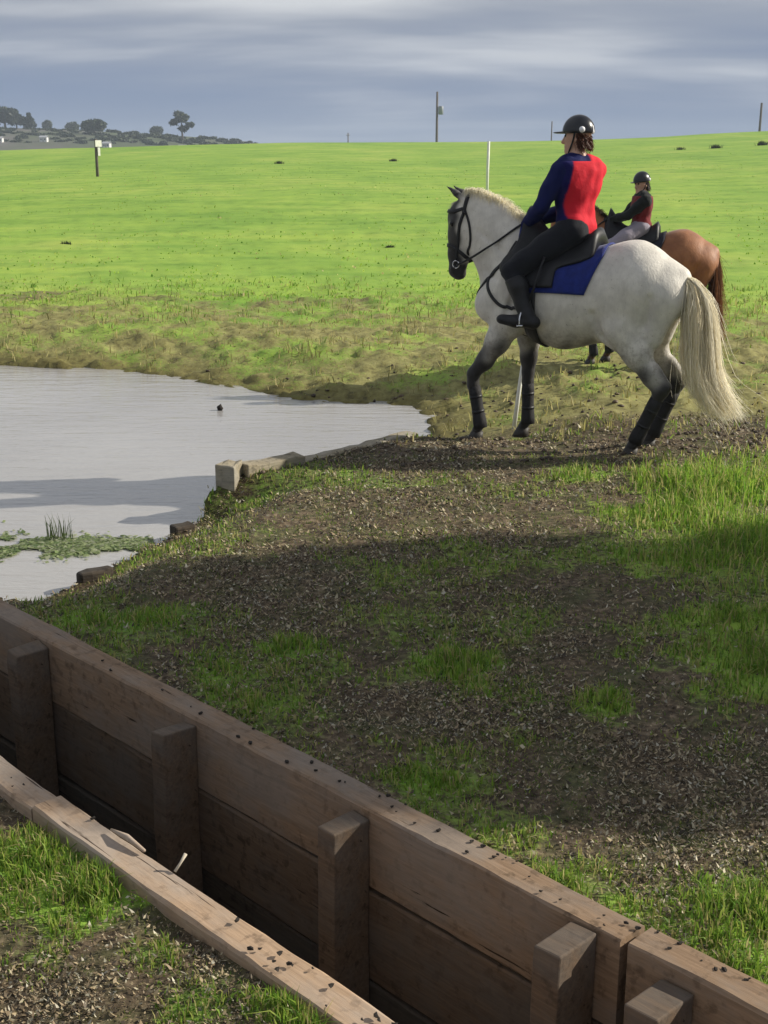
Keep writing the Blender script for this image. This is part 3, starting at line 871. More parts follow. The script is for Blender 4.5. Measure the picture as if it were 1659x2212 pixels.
def build_horse(loc, rz, scale, sx, tail_k, coat, legs, mane_c, tail_c, pad_mat, label, dark_fn, breastplate=True, boots=True):
    root = empty('horse', loc, rz, scale); root.scale = (scale*sx, scale, scale)
    tag(root, label, 'horse')
    sd = horse_sdf(legs)
    V, Fc = sd.mesh(.0145)
    col = np.zeros((len(V), 3)); col[:, 0] = dark_fn(V); col[:, 1] = .38*(1-sstep(.72, 1.12, V[:, 2]))
    mesh_np('body', V, Fc, coat, root, True, col)
    for lg in legs: hoof_at(root, lg['h'], lg['f'])
    for s_ in (1, -1):
        mb = MB()
        bm = bmesh.new(); bmesh.ops.create_uvsphere(bm, u_segments=10, v_segments=8, radius=.021)
        me = bpy.data.meshes.new('eye'); bm.to_mesh(me); bm.free(); me.materials.append(M['eye'])
        o = bpy.data.objects.new('eye', me); C.objects.link(o); o.parent = root; o.location = (1.118, s_*.094, 1.715)
    # mane: strands falling off the crest
    N = 3600
    u = RNG.random(N)
    crest = catmull([(.42, 0, 1.60), (.55, 0, 1.695), (.72, 0, 1.825), (.86, 0, 1.915), (.98, 0, 1.955), (1.03, 0, 1.945)], 20)
    base = np.stack([np.interp(u, np.linspace(0, 1, len(crest)), crest[:, i]) for i in range(3)], -1)
    base, _ = project(sd, base, -.004)
    side = np.where(RNG.random(N) < .72, -1, 1)
    ln = RNG.uniform(.05, .17, N)*np.where(side > 0, .62, 1.15)
    t = np.linspace(0, 1, 5)[None, :, None]
    dirx = RNG.normal(-.02, .02, (N, 1, 1))
    up = np.array((0, 0, 1.))*RNG.uniform(.015, .06, (N, 1, 1))*np.sin(t*2.2)
    out = np.zeros((N, 5, 3)); out[:, :, 1] = (side*RNG.uniform(.035, .085, N))[:, None]*np.sqrt(t[:, :, 0])
    dn = np.zeros((N, 5, 3)); dn[:, :, 2] = -ln[:, None]*t[:, :, 0]**1.6
    pth = base[:, None, :]+up+out+dn+dirx*t*np.array((1, 0, 0))
    mc = np.array(mane_c)[None, :]*RNG.uniform(.75, 1.15, (N, 1))
    pth[..., 0] += RNG.normal(0, .012, (N, 1))*t[:, :, 0]
    ribbons('mane', pth, RNG.uniform(.003, .006, N), M['hair'], root, mc)
    # forelock
    n_f = 120
    b0 = np.stack([RNG.normal(1.06, .012, n_f), RNG.normal(0, .022, n_f), np.full(n_f, 1.89)], -1)
    ff = b0[:, None, :] + t*np.stack([RNG.normal(.085, .012, n_f), RNG.normal(0, .03, n_f), -RNG.uniform(.08, .17, n_f)], -1)[:, None, :] + np.array((.03, 0, .02))*np.sin(t*3)
    ribbons('forelock', ff, np.full(n_f, .008), M['hair'], root, np.array(mane_c)[None, :]*RNG.uniform(.5, .9, (n_f, 1)))
    # tail
    N = 5200
    key = np.array([(-.84, 0, 1.375), (-.93, 0, 1.33), (-1.01, 0, 1.19), (-1.06, 0, .95), (-1.11, 0, .68), (-1.23, 0, .50), (-1.42, 0, .34)])
    key[:, 0] = -.84+(key[:, 0]+.84)*tail_k
    spine = catmull(key, 6); K = len(spine)
    tt = np.linspace(0, 1, K)
    spread_x = np.interp(tt, [0, .15, .4, .75, 1], [.022, .05, .115, .14, .14])*(.3+.7*tail_k)
    spread_y = np.interp(tt, [0, .15, .4, .75, 1], [.025, .05, .10, .12, .10])
    ox = RNG.normal(0, .55, N); oy = RNG.normal(0, .55, N)
    ox = np.clip(ox, -1.25, 1.25); oy = np.clip(oy, -1.2, 1.2)
    lk = RNG.integers(0, 60, N); lx = np.clip(RNG.normal(0, .6, 60), -1.2, 1.2); ly = np.clip(RNG.normal(0, .6, 60), -1.2, 1.2)
    ox = lx[lk]+RNG.normal(0, .11, N); oy = ly[lk]+RNG.normal(0, .11, N)
    end = np.clip(RNG.beta(5, 1.4, N)*np.clip(RNG.normal(1, .09, 60), .75, 1.1)[lk], .4, 1)
    start = np.where(RNG.random(N) < .5, 0, RNG.random(N)*.22)
    kk = np.linspace(0, 1, 12)
    q = start[:, None]+(end-start)[:, None]*kk[None, :]
    P = np.stack([np.interp(q, tt, spine[:, i]) for i in range(3)], -1)
    clump = lk; cphx = RNG.random(60)*6; cphy = RNG.random(60)*6
    wx = np.interp(q, tt, spread_x); wy = np.interp(q, tt, spread_y)
    P[..., 0] += wx*ox[:, None]+.022*np.sin(q*5+cphx[clump][:, None])*q
    P[..., 1] += wy*oy[:, None]+.022*np.sin(q*6+cphy[clump][:, None])*q
    P[..., 2] += .02*np.sin(q*7+cphx[clump][:, None])*q
    fr = RNG.normal(0, 1, (N, 3))*np.where(RNG.random(N) < .12, .075, .016)[:, None]
    P += fr[:, None, :]*(kk**2)[None, :, None] + .006*np.sin(kk[None, :, None]*RNG.uniform(10, 26, (N, 1, 1))+RNG.random((N, 1, 3))*6)
    P[..., 2] = np.maximum(P[..., 2], .05)
    tcol = np.array(tail_c)[None, :]*(RNG.uniform(.75, 1.12, (60,))[clump][:, None])*RNG.uniform(.85, 1.1, (N, 1))
    ribbons('tail', P, RNG.uniform(.0038, .0075, N), M['hair'], root, tcol)
    # bridle
    br = strap_on(sd, 'bridle', [(1.01, .09, 1.80), (1.045, .11, 1.70), (1.065, .10, 1.58), (1.085, .08, 1.46), (1.085, .07, 1.40)], .024, M['black_leather'], root)
    strap_on(sd, 'browband', [(1.02, .09, 1.83), (1.12, .07, 1.80), (1.17, 0, 1.80), (1.12, -.07, 1.80), (1.02, -.09, 1.83)], .026, M['black_leather'], br)
    strap_on(sd, 'headpiece', [(1.01, .09, 1.80), (.99, .07, 1.90), (.98, 0, 1.95), (.99, -.07, 1.90), (1.01, -.09, 1.80)], .03, M['black_leather'], br)
    strap_on(sd, 'noseband', [(1.00, 0, 1.44), (1.04, .07, 1.48), (1.12, .06, 1.53), (1.18, 0, 1.54), (1.12, -.06, 1.53), (1.04, -.07, 1.48), (1.00, 0, 1.44)], .028, M['black_leather'], br)
    strap_on(sd, 'cheekpiece', [(1.01, -.09, 1.80), (1.045, -.11, 1.70), (1.065, -.10, 1.58), (1.085, -.08, 1.46), (1.085, -.07, 1.40)], .024, M['black_leather'], br)
    strap_on(sd, 'throatlash', [(1.00, .09, 1.82), (.95, .10, 1.70), (.93, .07, 1.58), (.93, 0, 1.54), (.93, -.07, 1.58), (.95, -.10, 1.70), (1.00, -.09, 1.82)], .018, M['black_leather'], br)
    for s_ in (1, -1):
        mb = MB(); mb.tube([(1.085+.03*math.cos(a), s_*.074, 1.395+.03*math.sin(a)) for a in np.linspace(0, 2*math.pi, 15)], .005, 6, False)
        mb.build('bit_ring', M['bit_metal'], br, True)
        pts = catmull([(1.075, s_*.078, 1.39), (.93, s_*.13, 1.45), (.76, s_*.17, 1.54), (.62, s_*.13, 1.63), (.50, s_*.085, 1.72)], 8)
        d = sd(pts); 
        pr_, _ = project(sd, pts, .012); pts = np.where((d < .012)[:, None], pr_, pts)
        mb = MB(); mb.tube(pts, .009, 6); mb.build('rein', M['black_leather'], br, True)
    if breastplate:
        bp = strap_on(sd, 'breastplate', [(.50, .15, 1.60), (.60, .21, 1.46), (.74, .19, 1.33), (.84, .12, 1.20), (.88, 0, 1.12), (.84, -.12, 1.20), (.74, -.19, 1.33), (.60, -.21, 1.46), (.50, -.15, 1.60)], .035, M['black_leather'], root, n=6)
        for s_ in (1, -1):
            strap_on(sd, 'strap', [(.74, s_*.19, 1.33), (.70, s_*.22, 1.22), (.60, s_*.25, 1.12), (.50, s_*.27, 1.10), (.36, s_*.31, 1.11)], .024, M['black_leather'], bp)
        strap_on(sd, 'chest_strap', [(.88, 0, 1.12), (.84, 0, .98), (.70, 0, .86), (.5, 0, .84), (.38, 0, .83)], .03, M['black_leather'], bp)
    # saddle pad, saddle, girth
    th = np.radians(np.linspace(-76, 76, 45))
    u = np.linspace(0, 1, 22)[:, None]; av = np.abs(th)[None, :]/R(76)
    front = .50 - .10*np.clip(av-.3, 0, 1)**1.3; back = -.25+.16*np.clip(av-.35, 0, 1)
    pad = wrap_patch(sd, 'saddle_pad', front*(1-u)+back*u, th, .006, .014, pad_mat, root)
    th2 = np.radians(np.linspace(-70, 70, 41)); av2 = np.abs(th2)[None, :]/R(70)
    fr = .47+.14*np.exp(-((av2-.62)/.28)**2); bk = np.where(av2 < .38, -.17+.0*av2, -.17+.28*sstep(.38, .70, av2))
    u2 = np.linspace(0, 1, 26)[:, None]
    tk = .020 + .085*(1-sstep(.12, .42, av2))*(np.exp(-((u2-1)/.16)**2)+.70*np.exp(-((u2-0)/.14)**2)+.35) + .012*np.exp(-((u2-.1)/.1)**2)*np.exp(-((av2-.65)/.2)**2)
    tk[:, :] *= 1; tk[0, :] = .012; tk[-1, :] *= .55
    sdl = wrap_patch(sd, 'saddle', fr*(1-u2)+bk*u2, th2, .024, tk, M['black_leather'], root)
    ths = np.radians(np.linspace(52, 308, 60))
    xg = np.linspace(.26, .38, 4)[:, None]+0*ths[None, :]
    wrap_patch(sd, 'girth', xg, ths, .008, .012, M['black_leather'], sdl)
    for s_ in (1, -1):
        mb = MB(); mb.tube([(.20, s_*.30, 1.50), (.24, s_*.37, 1.30), (.30, s_*.40, 1.12)], .010, 6)
        st = mb.build('stirrup_leather', M['black_leather'], sdl, True)
        mb = MB(); w_ = .06
        mb.tube(catmull([(.33, s_*.40-w_, .995), (.33, s_*.40-w_*.85, 1.06), (.32, s_*.40, 1.12), (.33, s_*.40+w_*.85, 1.06), (.33, s_*.40+w_, .995)], 5), .007, 6)
        mb.box((.33, s_*.40, .99), (.045, .13, .012)); mb.build('stirrup', M['bit_metal'], sdl, True)
    if boots:
        for lg in legs:
            k_, f_ = np.array(lg['k'], float), np.array(lg['f'], float)
            mb = MB(); a = k_*.84+f_*.16; b = k_*-.12+f_*1.12
            pts = np.array([a*(1-q)+b*q for q in np.linspace(0, 1, 7)])
            mb.tube(pts, [.052, .055, .053, .052, .054, .060, .058], 14)
            lb = mb.build('leg_boot', M['boot_wrap'], root, True)
            for q in (.25, .6):
                c = a*(1-q)+b*q; dv = (b-a)/np.linalg.norm(b-a)*.011
                mb = MB(); mb.tube([c-dv, c+dv], .0558, 14); mb.build('strap', M['black_leather'], lb, True)
    return root, sd

def grey_dark(V):
    z, x = V[:, 2], V[:, 0]
    nz = .05*np.sin(V[:, 0]*31+V[:, 1]*23)+.04*np.sin(V[:, 2]*37+V[:, 0]*11)
    leg = 1-.94*sstep(.60, 1.0, z+nz)
    leg = np.where(x < -.2, 1-.98*sstep(.48, .88, z+nz), leg)
    leg = leg*(1-sstep(.88, .98, z))
    muzz = sstep(.985, 1.03, x)*(1-sstep(1.42, 1.56, z+nz))*(z > 1.2)
    face = sstep(1.035, 1.08, x+.3*nz)*sstep(1.3, 1.4, z)*.97  # dark face front: coat tone with bridle and shading painted in
    ear = sstep(1.915, 1.935, z)*sstep(1.045, 1.065, x)*.97
    return np.clip(np.maximum(np.maximum(leg, muzz), np.maximum(face, ear)), 0, 1)
def chestnut_dark(V):
    z = V[:, 2]; return np.clip((1-sstep(.30, .62, z))*.9, 0, 1)

GLEGS = [dict(front=True, side=1, e=(.56, .17, .95), k=(.86, .17, .50), f=(.79, .17, .15), h=(.82, .17, .0)),
         dict(front=True, side=-1, e=(.50, -.17, .95), k=(.50, -.16, .50), f=(.485, -.15, .155), h=(.535, -.15, .0)),
         dict(front=False, side=1, s=(-.42, .18, .98), k=(-.77, .18, .53), f=(-.60, .18, .165), h=(-.55, .18, .0)),
         dict(front=False, side=-1, s=(-.44, -.18, .98), k=(-.80, -.18, .54), f=(-.64, -.17, .165), h=(-.585, -.17, .0))]
PLEGS = [dict(front=True, side=1, e=(.52, .17, .95), k=(.62, .16, .50), f=(.56, .16, .16), h=(.60, .16, .0)),
         dict(front=True, side=-1, e=(.50, -.17, .95), k=(.46, -.16, .50), f=(.40, -.15, .16), h=(.44, -.15, .0)),
         dict(front=False, side=1, s=(-.42, .18, .98), k=(-.80, .18, .53), f=(-.76, .18, .165), h=(-.71, .18, .0)),
         dict(front=False, side=-1, s=(-.40, -.18, .98), k=(-.72, -.18, .54), f=(-.62, -.17, .165), h=(-.57, -.17, .0))]

M['pad_blue'] = simple('saddle_pad_blue', (.010, .022, .16), .85, .25, 16, .6, .012, .2, sheen=.2)
M['pad_dark'] = simple('saddle_pad_dark', (.02, .02, .03), .85, .15, 40, .3, .003, .2)
def ground_z(x, y): return float(terrain(np.array([x]), np.array([y]))[0])

hp = G(1240, 955)
hz = np.mean([ground_z(hp[0]+dx, hp[1]+dy) for dx in (-.4, 0, .4) for dy in (-.2, 0, .2)])
horse, horse_s = build_horse((hp[0], hp[1], hz-.004), R(152), .975, .945, .76, M['coat_grey'], GLEGS, (.88, .83, .66), (.97, .91, .74), M['pad_blue'],
                    'white grey horse with dark legs, blue saddle pad and long cream tail by the pond', grey_dark)
pp = G(1380, 786)
pz = ground_z(pp[0], pp[1])
pony, pony_s = build_horse((pp[0], pp[1], pz), R(164), .88, .95, .18, M['coat_chestnut'], PLEGS, (.05, .025, .012), (.20, .085, .035), M['pad_dark'],
                   'chestnut horse mostly hidden behind the white horse', chestnut_dark, breastplate=False, boots=True)

# ------------------------------------------------------------------ riders
def skin_mat(name, col):
    m = simple(name, col, .5, .1, 20, .05, .002, .35)
    m.node_tree.nodes['Principled BSDF'].inputs['Subsurface Weight'].default_value = .1
    return m
M['skin'] = skin_mat('skin', (.55, .33, .24))
M['hairbrown'] = blade_mat('rider_hair', .1)
M['helmet_black'] = simple('helmet_shell', (.012, .013, .018), .28, .2, 30, .05, .002, .5)
M['helmet_white'] = simple('helmet_badge_glint', (.75, .75, .78), .35, .05, 30, 0)
def cloth(name, col, var=.15): 
    m, n, l, p = new_mat(name)
    f = noise_node(n, l, 90, 3, .5); g = noise_node(n, l, 9, 4, .6)
    c = mixc(n, l, .5, ramp(n, l, g, [(.3, tuple(q*(1-var) for q in col)), (.7, tuple(q*(1+var) for q in col))]), ramp(n, l, f, [(.3, tuple(q*.9 for q in col)), (.7, col)]))
    l.new(c, p.inputs['Base Color']); p.inputs['Roughness'].default_value = .85
    p.inputs['Specular IOR Level'].default_value = .2
    p.inputs['Sheen Weight'].default_value = .1
    bump(n, l, p, g, .5, .02)
    return m
M['navy'] = cloth('navy_shirt', (.006, .010, .065))
M['breech_dark'] = cloth('dark_breeches', (.012, .013, .018))
M['breech_pale'] = cloth('pale_breeches', (.30, .27, .32))
M['maroon'] = cloth('maroon_vest', (.17, .018, .022))
M['blackshirt'] = cloth('black_shirt', (.012, .014, .014))
# red vest with a navy panel down the left side
m, n, l, p = new_mat('red_vest')
at = n.new('ShaderNodeAttribute'); at.attribute_name = 'Col'
g = noise_node(n, l, 9, 4, .6)
c = mixc(n, l, .3, at.outputs['Color'], ramp(n, l, g, [(.3, (.75, .75, .75)), (.7, (1.1, 1.1, 1.1))]), 'MULTIPLY')
l.new(c, p.inputs['Base Color']); p.inputs['Roughness'].default_value = .8; p.inputs['Specular IOR Level'].default_value = .2
bump(n, l, p, g, .5, .02)
M['vest_red'] = m

def build_rider(horse_root, seat, label, mats, twist, head_yaw, head_pitch=0.0, size=1.0, hair_c=(.10, .035, .018), two_tone=True, lean=0.0, tz=1.0):
    loc = horse_root.matrix_world if False else None
    hl = Vector(horse_root.location); rz = horse_root.rotation_euler[2]; sc = horse_root.scale[0]
    sc = horse_root.scale[2]; sx = horse_root.scale[0]/sc
    base = hl + Matrix.Rotation(rz, 3, 'Z') @ (Vector((seat[0]*sx, seat[1], seat[2]))*sc)
    root = empty('person', base, rz, sc*size)
    tag(root, label, 'person')
    s = SDF()
    tw = R(-twist)
    def TU(p_, pivot=.25):           # upper body point, turned about the spine
        x, y, z = p_; a = tw*min(1, max(0, (z-.10)/.35)); z = z*tz
        return np.array((x*math.cos(a)-y*math.sin(a)+lean*max(0, z), x*math.sin(a)+y*math.cos(a), z))
    fwd = np.array((math.cos(tw), math.sin(tw), 0))
    fw0 = np.array((1., 0, 0))
    k = 1/ (sc*size) * sc                      # limb targets stay in horse space
    def HS(p_): return (np.array(p_, float)-np.array(seat))*np.array((sx, 1, 1))*k
    # pelvis and torso
    s.cone((0, .055, .10), .125, (0, -.055, .10), .125, .05, (fw0, (0, 0, .1), .88), tag='hip')
    s.chain([(TU((0, 0, .14)), .135), (TU((.01, 0, .28)), .125), (TU((.015, 0, .42)), .15), (TU((.01, 0, .52)), .145)], .05, (fwd, TU((.01, 0, .35)), .72), tag='torso')
    s.cone(TU((.0, .085, .48)), .105, TU((0, -.085, .48)), .105, .06, (fwd, TU((0, 0, .48)), .85), tag='torso')
    s.cone(TU((0, .11, .585)), .075, TU((0, -.11, .585)), .075, .06, tag='torso')
    nb, hc = TU((.0, 0, .62)), TU((.03, 0, .80)) + np.array((0, 0, .03*(1-tz)))
    s.cone(nb, .062, TU((.02, 0, .74)), .055, .04, tag='neck')
    # head
    hy = R(head_yaw); hp_ = R(head_pitch)
    hf = np.array((math.cos(hy)*math.cos(hp_), math.sin(hy)*math.cos(hp_), math.sin(hp_))); hl_ = np.array((-math.sin(hy), math.cos(hy), 0)); hu = np.cross(hf, hl_)
    def HD(f, l_, u): return hc+hf*f+hl_*l_+hu*u
    s.ball(HD(-.015, 0, .035), .098, .03, (hl_, hc, .80), tag='head')
    s.cone(HD(.02, 0, -.02), .075, HD(.045, 0, -.085), .045, .04, (hl_, hc, .85), tag='head')
    s.cone(HD(.085, 0, .01), .013, HD(.108, 0, -.03), .017, .015, tag='head')
    s.cone(HD(.085, .022, -.062), .010, HD(.085, -.022, -.062), .010, .012, tag='head')
    s.ball(HD(.072, 0, -.098), .022, .02, tag='head')
    for sd in (1, -1):
        s.ball(HD(.093, sd*.031, .018), .015, .012, sub=True, tag='head')
        s.ball(HD(-.005, sd*.080, -.015), .020, .01, (hl_, HD(0, sd*.08, 0), .5), tag='head')
    # arms
    hands = {}
    for sd, nm in ((1, 'L'), (-1, 'R')):
        sh = TU((0, sd*.178, .548)); ha = HS((.46, sd*.075, 1.72))
        el = (sh+ha)/2+np.array((.0, sd*.01, -.09))
        if sd > 0: el = (sh+ha)/2+np.array((-.03, .10, -.06))
        s.chain([(sh, .064), (sh*.5+el*.5, .055), (el, .046)], .04, tag='arm')
        s.chain([(el, .046), (el*.6+ha*.4, .044), (ha, .030)], .02, tag='arm')
        hands[sd] = (el, ha)
        d = (ha-el); d /= np.linalg.norm(d)
        lat = np.array((0, sd*1., 0)); upv = np.cross(d, lat)*sd; upv = upv if upv[2] > 0 else -upv
        pc = ha+d*.045
        s.cone(ha, .028, pc, .033, .015, (lat, pc, .7), tag='hand')
        for q, ln in enumerate((.036, .042, .039, .030)):
            r0 = pc+d*.032+upv*(.024-.017*q)
            k1 = r0+d*ln*.55+lat*.006; k2 = k1-lat*.030+d*.004; k3 = k2-d*ln*.7-lat*.006
            s.chain([(pc+upv*(.02-.014*q), .011), (r0, .0095), (k1, .009), (k2, .0085), (k3, .0075)], .004, tag='hand')
        s.chain([(ha+d*.018+upv*.02, .013), (pc+upv*.036-lat*.012, .0105), (pc+d*.036+upv*.034-lat*.02, .009)], .006, tag='hand')
    # legs
    for sd in (1, -1):
        hip = np.array((0, sd*.095, .08)); kn = HS((.47, sd*.335, 1.385)); an = HS((.30, sd*.385, 1.065))
        s.chain([(hip, .115), (hip*.6+kn*.4, .098), (hip*.2+kn*.8, .074), (kn, .064)], .05, tag='thigh')
        s.chain([(kn, .062), (kn*.65+an*.35+(-.02, sd*.008, 0), .064), (kn*.25+an*.75, .046), (an, .042)], .02, tag='shin')
        heel = an+np.array((-.055, sd*.0, -.055)); toe = an+np.array((.19, sd*.035, -.035))
        s.chain([(an, .042), (heel, .036)], .02, tag='foot')
        s.chain([(heel, .036), (an+np.array((.08, sd*.02, -.05)), .040), (toe, .030)], .02, (np.array((0, 0, 1.)), an+np.array((0, 0, -.05)), .8), tag='foot')
    V, Fc = s.mesh(.0105)
    mesh_np('body', V, Fc, M['skin'], root, True)
    # clothes
    V, Fc = s.mesh(.011, ('torso', 'arm'), .013, noise=.006)
    if two_tone:
        lv = (V @ np.array((-math.sin(tw), math.cos(tw), 0))); w_ = sstep(-.06, -.04, lv)[:, None]
        mesh_np('shirt', V, Fc, mats['vest'], root, True, np.array((.62, .018, .035))*(1-w_)+np.array((.006, .010, .075))*w_)
    else: mesh_np('shirt', V, Fc, mats['shirt'], root, True)
    V, Fc = s.mesh(.011, ('torso', 'hip'), .024, clips=[((0, 0, -1), -.06), ((0, 0, 1), .625*tz)], noise=.006)
    if two_tone:
        lv = (V @ np.array((-math.sin(tw), math.cos(tw), 0)))
        w_ = sstep(.160, .172, lv+.015*np.sin(V[:, 2]*7)+.25*np.clip(V[:, 2]-.36, 0, 1))[:, None]
        cc = np.array((.62, .018, .035))*(1-w_)+np.array((.008, .008, .085))*w_
        mesh_np('vest', V, Fc, mats['vest'], root, True, cc)
    else: mesh_np('vest', V, Fc, mats['vest'], root, True)
    V, Fc = s.mesh(.011, ('hip', 'thigh', 'shin'), .010, noise=.0025); mesh_np('breeches', V, Fc, mats['breeches'], root, True)
    for sd in (1, -1):
        cl = [((0, -sd, 0), 0.0)]
        kn = HS((.47, sd*.335, 1.385)); an = HS((.30, sd*.385, 1.065)); ax_ = (kn-an)/np.linalg.norm(kn-an)
        V, Fc = s.mesh(.011, ('shin', 'foot'), .017, clips=cl+[(tuple(ax_), float(ax_ @ (kn*.82+an*.18)))])
        mesh_np('boot', V, Fc, M['black_leather'], root, True)
        V, Fc = s.mesh(.006, ('hand',), .004, clips=cl); mesh_np('glove', V, Fc, M['black_leather'], root, True)
    # helmet: shell, peak, band, badge, strap
    hs = SDF(); hs.ball(HD(-.012, 0, .05), .126, .02, (hl_, HD(0, 0, .05), .86))
    V, Fc = hs.mesh(.009, clips=[(tuple(-hu), float(-(hu @ HD(0, 0, .035))))])
    hm = mesh_np('helmet', V, Fc, M['helmet_black'], root, True)
    hs = SDF(); hs.cone(HD(.085, 0, .045), .075, HD(.135, 0, .035), .055, .02, (hu, HD(.1, 0, .042), .16))
    V, Fc = hs.mesh(.006); mesh_np('peak', V, Fc, M['helmet_black'], hm, True)
    hs = SDF(); hs.cone(HD(-.095, .055, .075), .026, HD(-.098, .056, .075), .026, .01)
    hs = SDF(); a_ = HD(-.055, .088, .062); hs.ball(a_, .026, .01)
    V, Fc = hs.mesh(.006); mesh_np('badge_glint', V, Fc, M['helmet_white'], hm, True)
    hs = SDF(); a_ = HD(-.122, .02, .045); hs.cone(a_, .018, HD(-.115, .02, .085), .016, .01)
    V, Fc = hs.mesh(.006); mesh_np('badge_glint', V, Fc, M['helmet_white'], hm, True)  # this second white piece imitates a sun glint on the shell
    for sd in (1, -1):
        mb = MB(); mb.tube(catmull([HD(.0, sd*.095, .035), HD(.015, sd*.087, -.03), HD(.05, sd*.045, -.105), HD(.055, 0, -.125)], 5), .007, 6)
        mb.build('chin_strap', M['black_leather'], hm, True)
    # hair below the helmet at the back
    N = 900
    a = RNG.uniform(R(95), R(265), N); rad = RNG.uniform(.80, 1.05, N)
    st = np.array([HD(-.01+.092*math.cos(q), .080*math.sin(q), .035-.05*RNG.random()) for q in a])
    ln = RNG.uniform(.05, .11, N)
    t = np.linspace(0, 1, 6)[None, :, None]
    dn = -hu*.9 - hf*.12
    P = st[:, None, :]+t*(dn[None, None, :]*ln[:, None, None])+RNG.normal(0, .014, (N, 1, 3))*t+.008*np.sin(t*9+RNG.random((N, 1, 1))*6)
    hc_ = np.array(hair_c)[None, :]*RNG.uniform(.6, 1.5, (N, 1))
    ribbons('hair', P, np.full(N, .007), M['hairbrown'], root, hc_)
    for sd in (1, -1):
        bm = bmesh.new(); bmesh.ops.create_uvsphere(bm, u_segments=8, v_segments=6, radius=.0115)
        me = bpy.data.meshes.new('eye'); bm.to_mesh(me); bm.free(); me.materials.append(M['eye'])
        o = bpy.data.objects.new('eye', me); C.objects.link(o); o.parent = root; o.location = HD(.082, sd*.031, .018)
    return root
build_rider(horse, (.06, 0, 1.60), 'rider in red and navy top and black helmet sitting on the white horse',
            dict(shirt=M['navy'], vest=M['vest_red'], breeches=M['breech_dark']), 34, 8, size=.97, tz=.98)
build_rider(pony, (.06, 0, 1.56), 'smaller rider in maroon top, black helmet and pale breeches on the chestnut horse',
            dict(shirt=M['blackshirt'], vest=M['maroon'], breeches=M['breech_pale']), -18, 50, -6, size=.86, tz=.82, hair_c=(.03, .015, .01), two_tone=False)

# ------------------------------------------------------------------ trees, poles, far things
def leaf_cloud(blobs, n, size, cols, flat=.0):
    b = np.array(blobs, float)                     # x y z rx ry rz
    vol = b[:, 3]*b[:, 4]*b[:, 5]; pick = RNG.choice(len(b), n, p=vol**.7/np.sum(vol**.7))
    d = RNG.normal(0, 1, (n, 3)); d /= np.linalg.norm(d, axis=1)[:, None]
    r = RNG.random(n)**.45
    P = b[pick, :3]+d*r[:, None]*b[pick, 3:]
    a = RNG.normal(0, 1, (n, 3)); a /= np.linalg.norm(a, axis=1)[:, None]
    q = np.cross(a, RNG.normal(0, 1, (n, 3))); q /= np.linalg.norm(q, axis=1)[:, None]
    s = size*RNG.uniform(.5, 1.3, (n, 1))
    V = np.stack([P-a*s, P+q*s*.45, P+a*s, P-q*s*.45], 1).reshape(-1, 3)
    Fc = np.arange(n*4).reshape(n, 4)
    c = np.array(cols)[RNG.integers(0, len(cols), n)]*RNG.uniform(.7, 1.25, (n, 1))
    return V, Fc, np.repeat(c, 4, axis=0)

def tree(name, loc, h, blobs, n, leaf, cols, label, trunk_r, group=None, fork=True):
    root = empty(name, loc)
    tag(root, label, 'tree', group)
    mb = MB(); hb = max(b[2] for b in blobs)
    mb.tube([(0, 0, -.3), (trunk_r*.3, 0, h*.2), (-trunk_r*.2, trunk_r*.2, h*.45), (0, 0, h*.7), (0, 0, h*.9)], [trunk_r*1.25, trunk_r, trunk_r*.75, trunk_r*.45, trunk_r*.15], 8)
    for b in blobs:
        z0 = max(h*.18, min(h*.6, b[2]-b[5]*1.2-.1*h))
        mb.tube([(0, 0, z0), (b[0]*.5, b[1]*.5, (z0+b[2])/2+.03*h), (b[0], b[1], b[2])], [trunk_r*.45, trunk_r*.3, trunk_r*.08], 6)
    mb.build('trunk', M['bark'], root, True)
    V, Fc, c = leaf_cloud(blobs, n, leaf, cols)
    mesh_np('crown', V, Fc, M['leaf'], root, False, c)
    return root
GUM = [(.050, .068, .030), (.062, .078, .036), (.040, .055, .030)]
DARK = [(.028, .042, .026), (.035, .050, .028), (.022, .034, .024)]

# big tree beyond the right edge: its crown shades the foreground
tb = []
rs = np.random.default_rng(5)
for z, offs in ((2.7, (-.9, -.2, .5)), (3.3, (-1.15, -.45, .3, 1.0)), (3.9, (-1.2, -.5, .25, .95)), (4.5, (-1.2, -.5, .25, .95)), (5.0, (-1.0, -.35, .35, 1.0)),
                (5.5, (-.45, .2, .9)), (6.0, (-.3, .35, .9)), (6.5, (-.05, .5))):
    for o_ in offs:
        q_ = rs.uniform(.5, .66)
        tb.append((rs.uniform(-.6, .6), o_+rs.uniform(-.12, .12), z+rs.uniform(-.15, .15), q_*1.2, q_, q_))
tx, ty = 9.6, 7.13
tb = [(b[0], b[1], b[2]*1.08, b[3], b[4], b[5]*1.08) for b in tb]
tree('shade_tree', (tx, ty, ground_z(tx, ty)), 8.0, tb, 17000, .17, DARK, 'dense dark tree standing to the right of the view', .2)

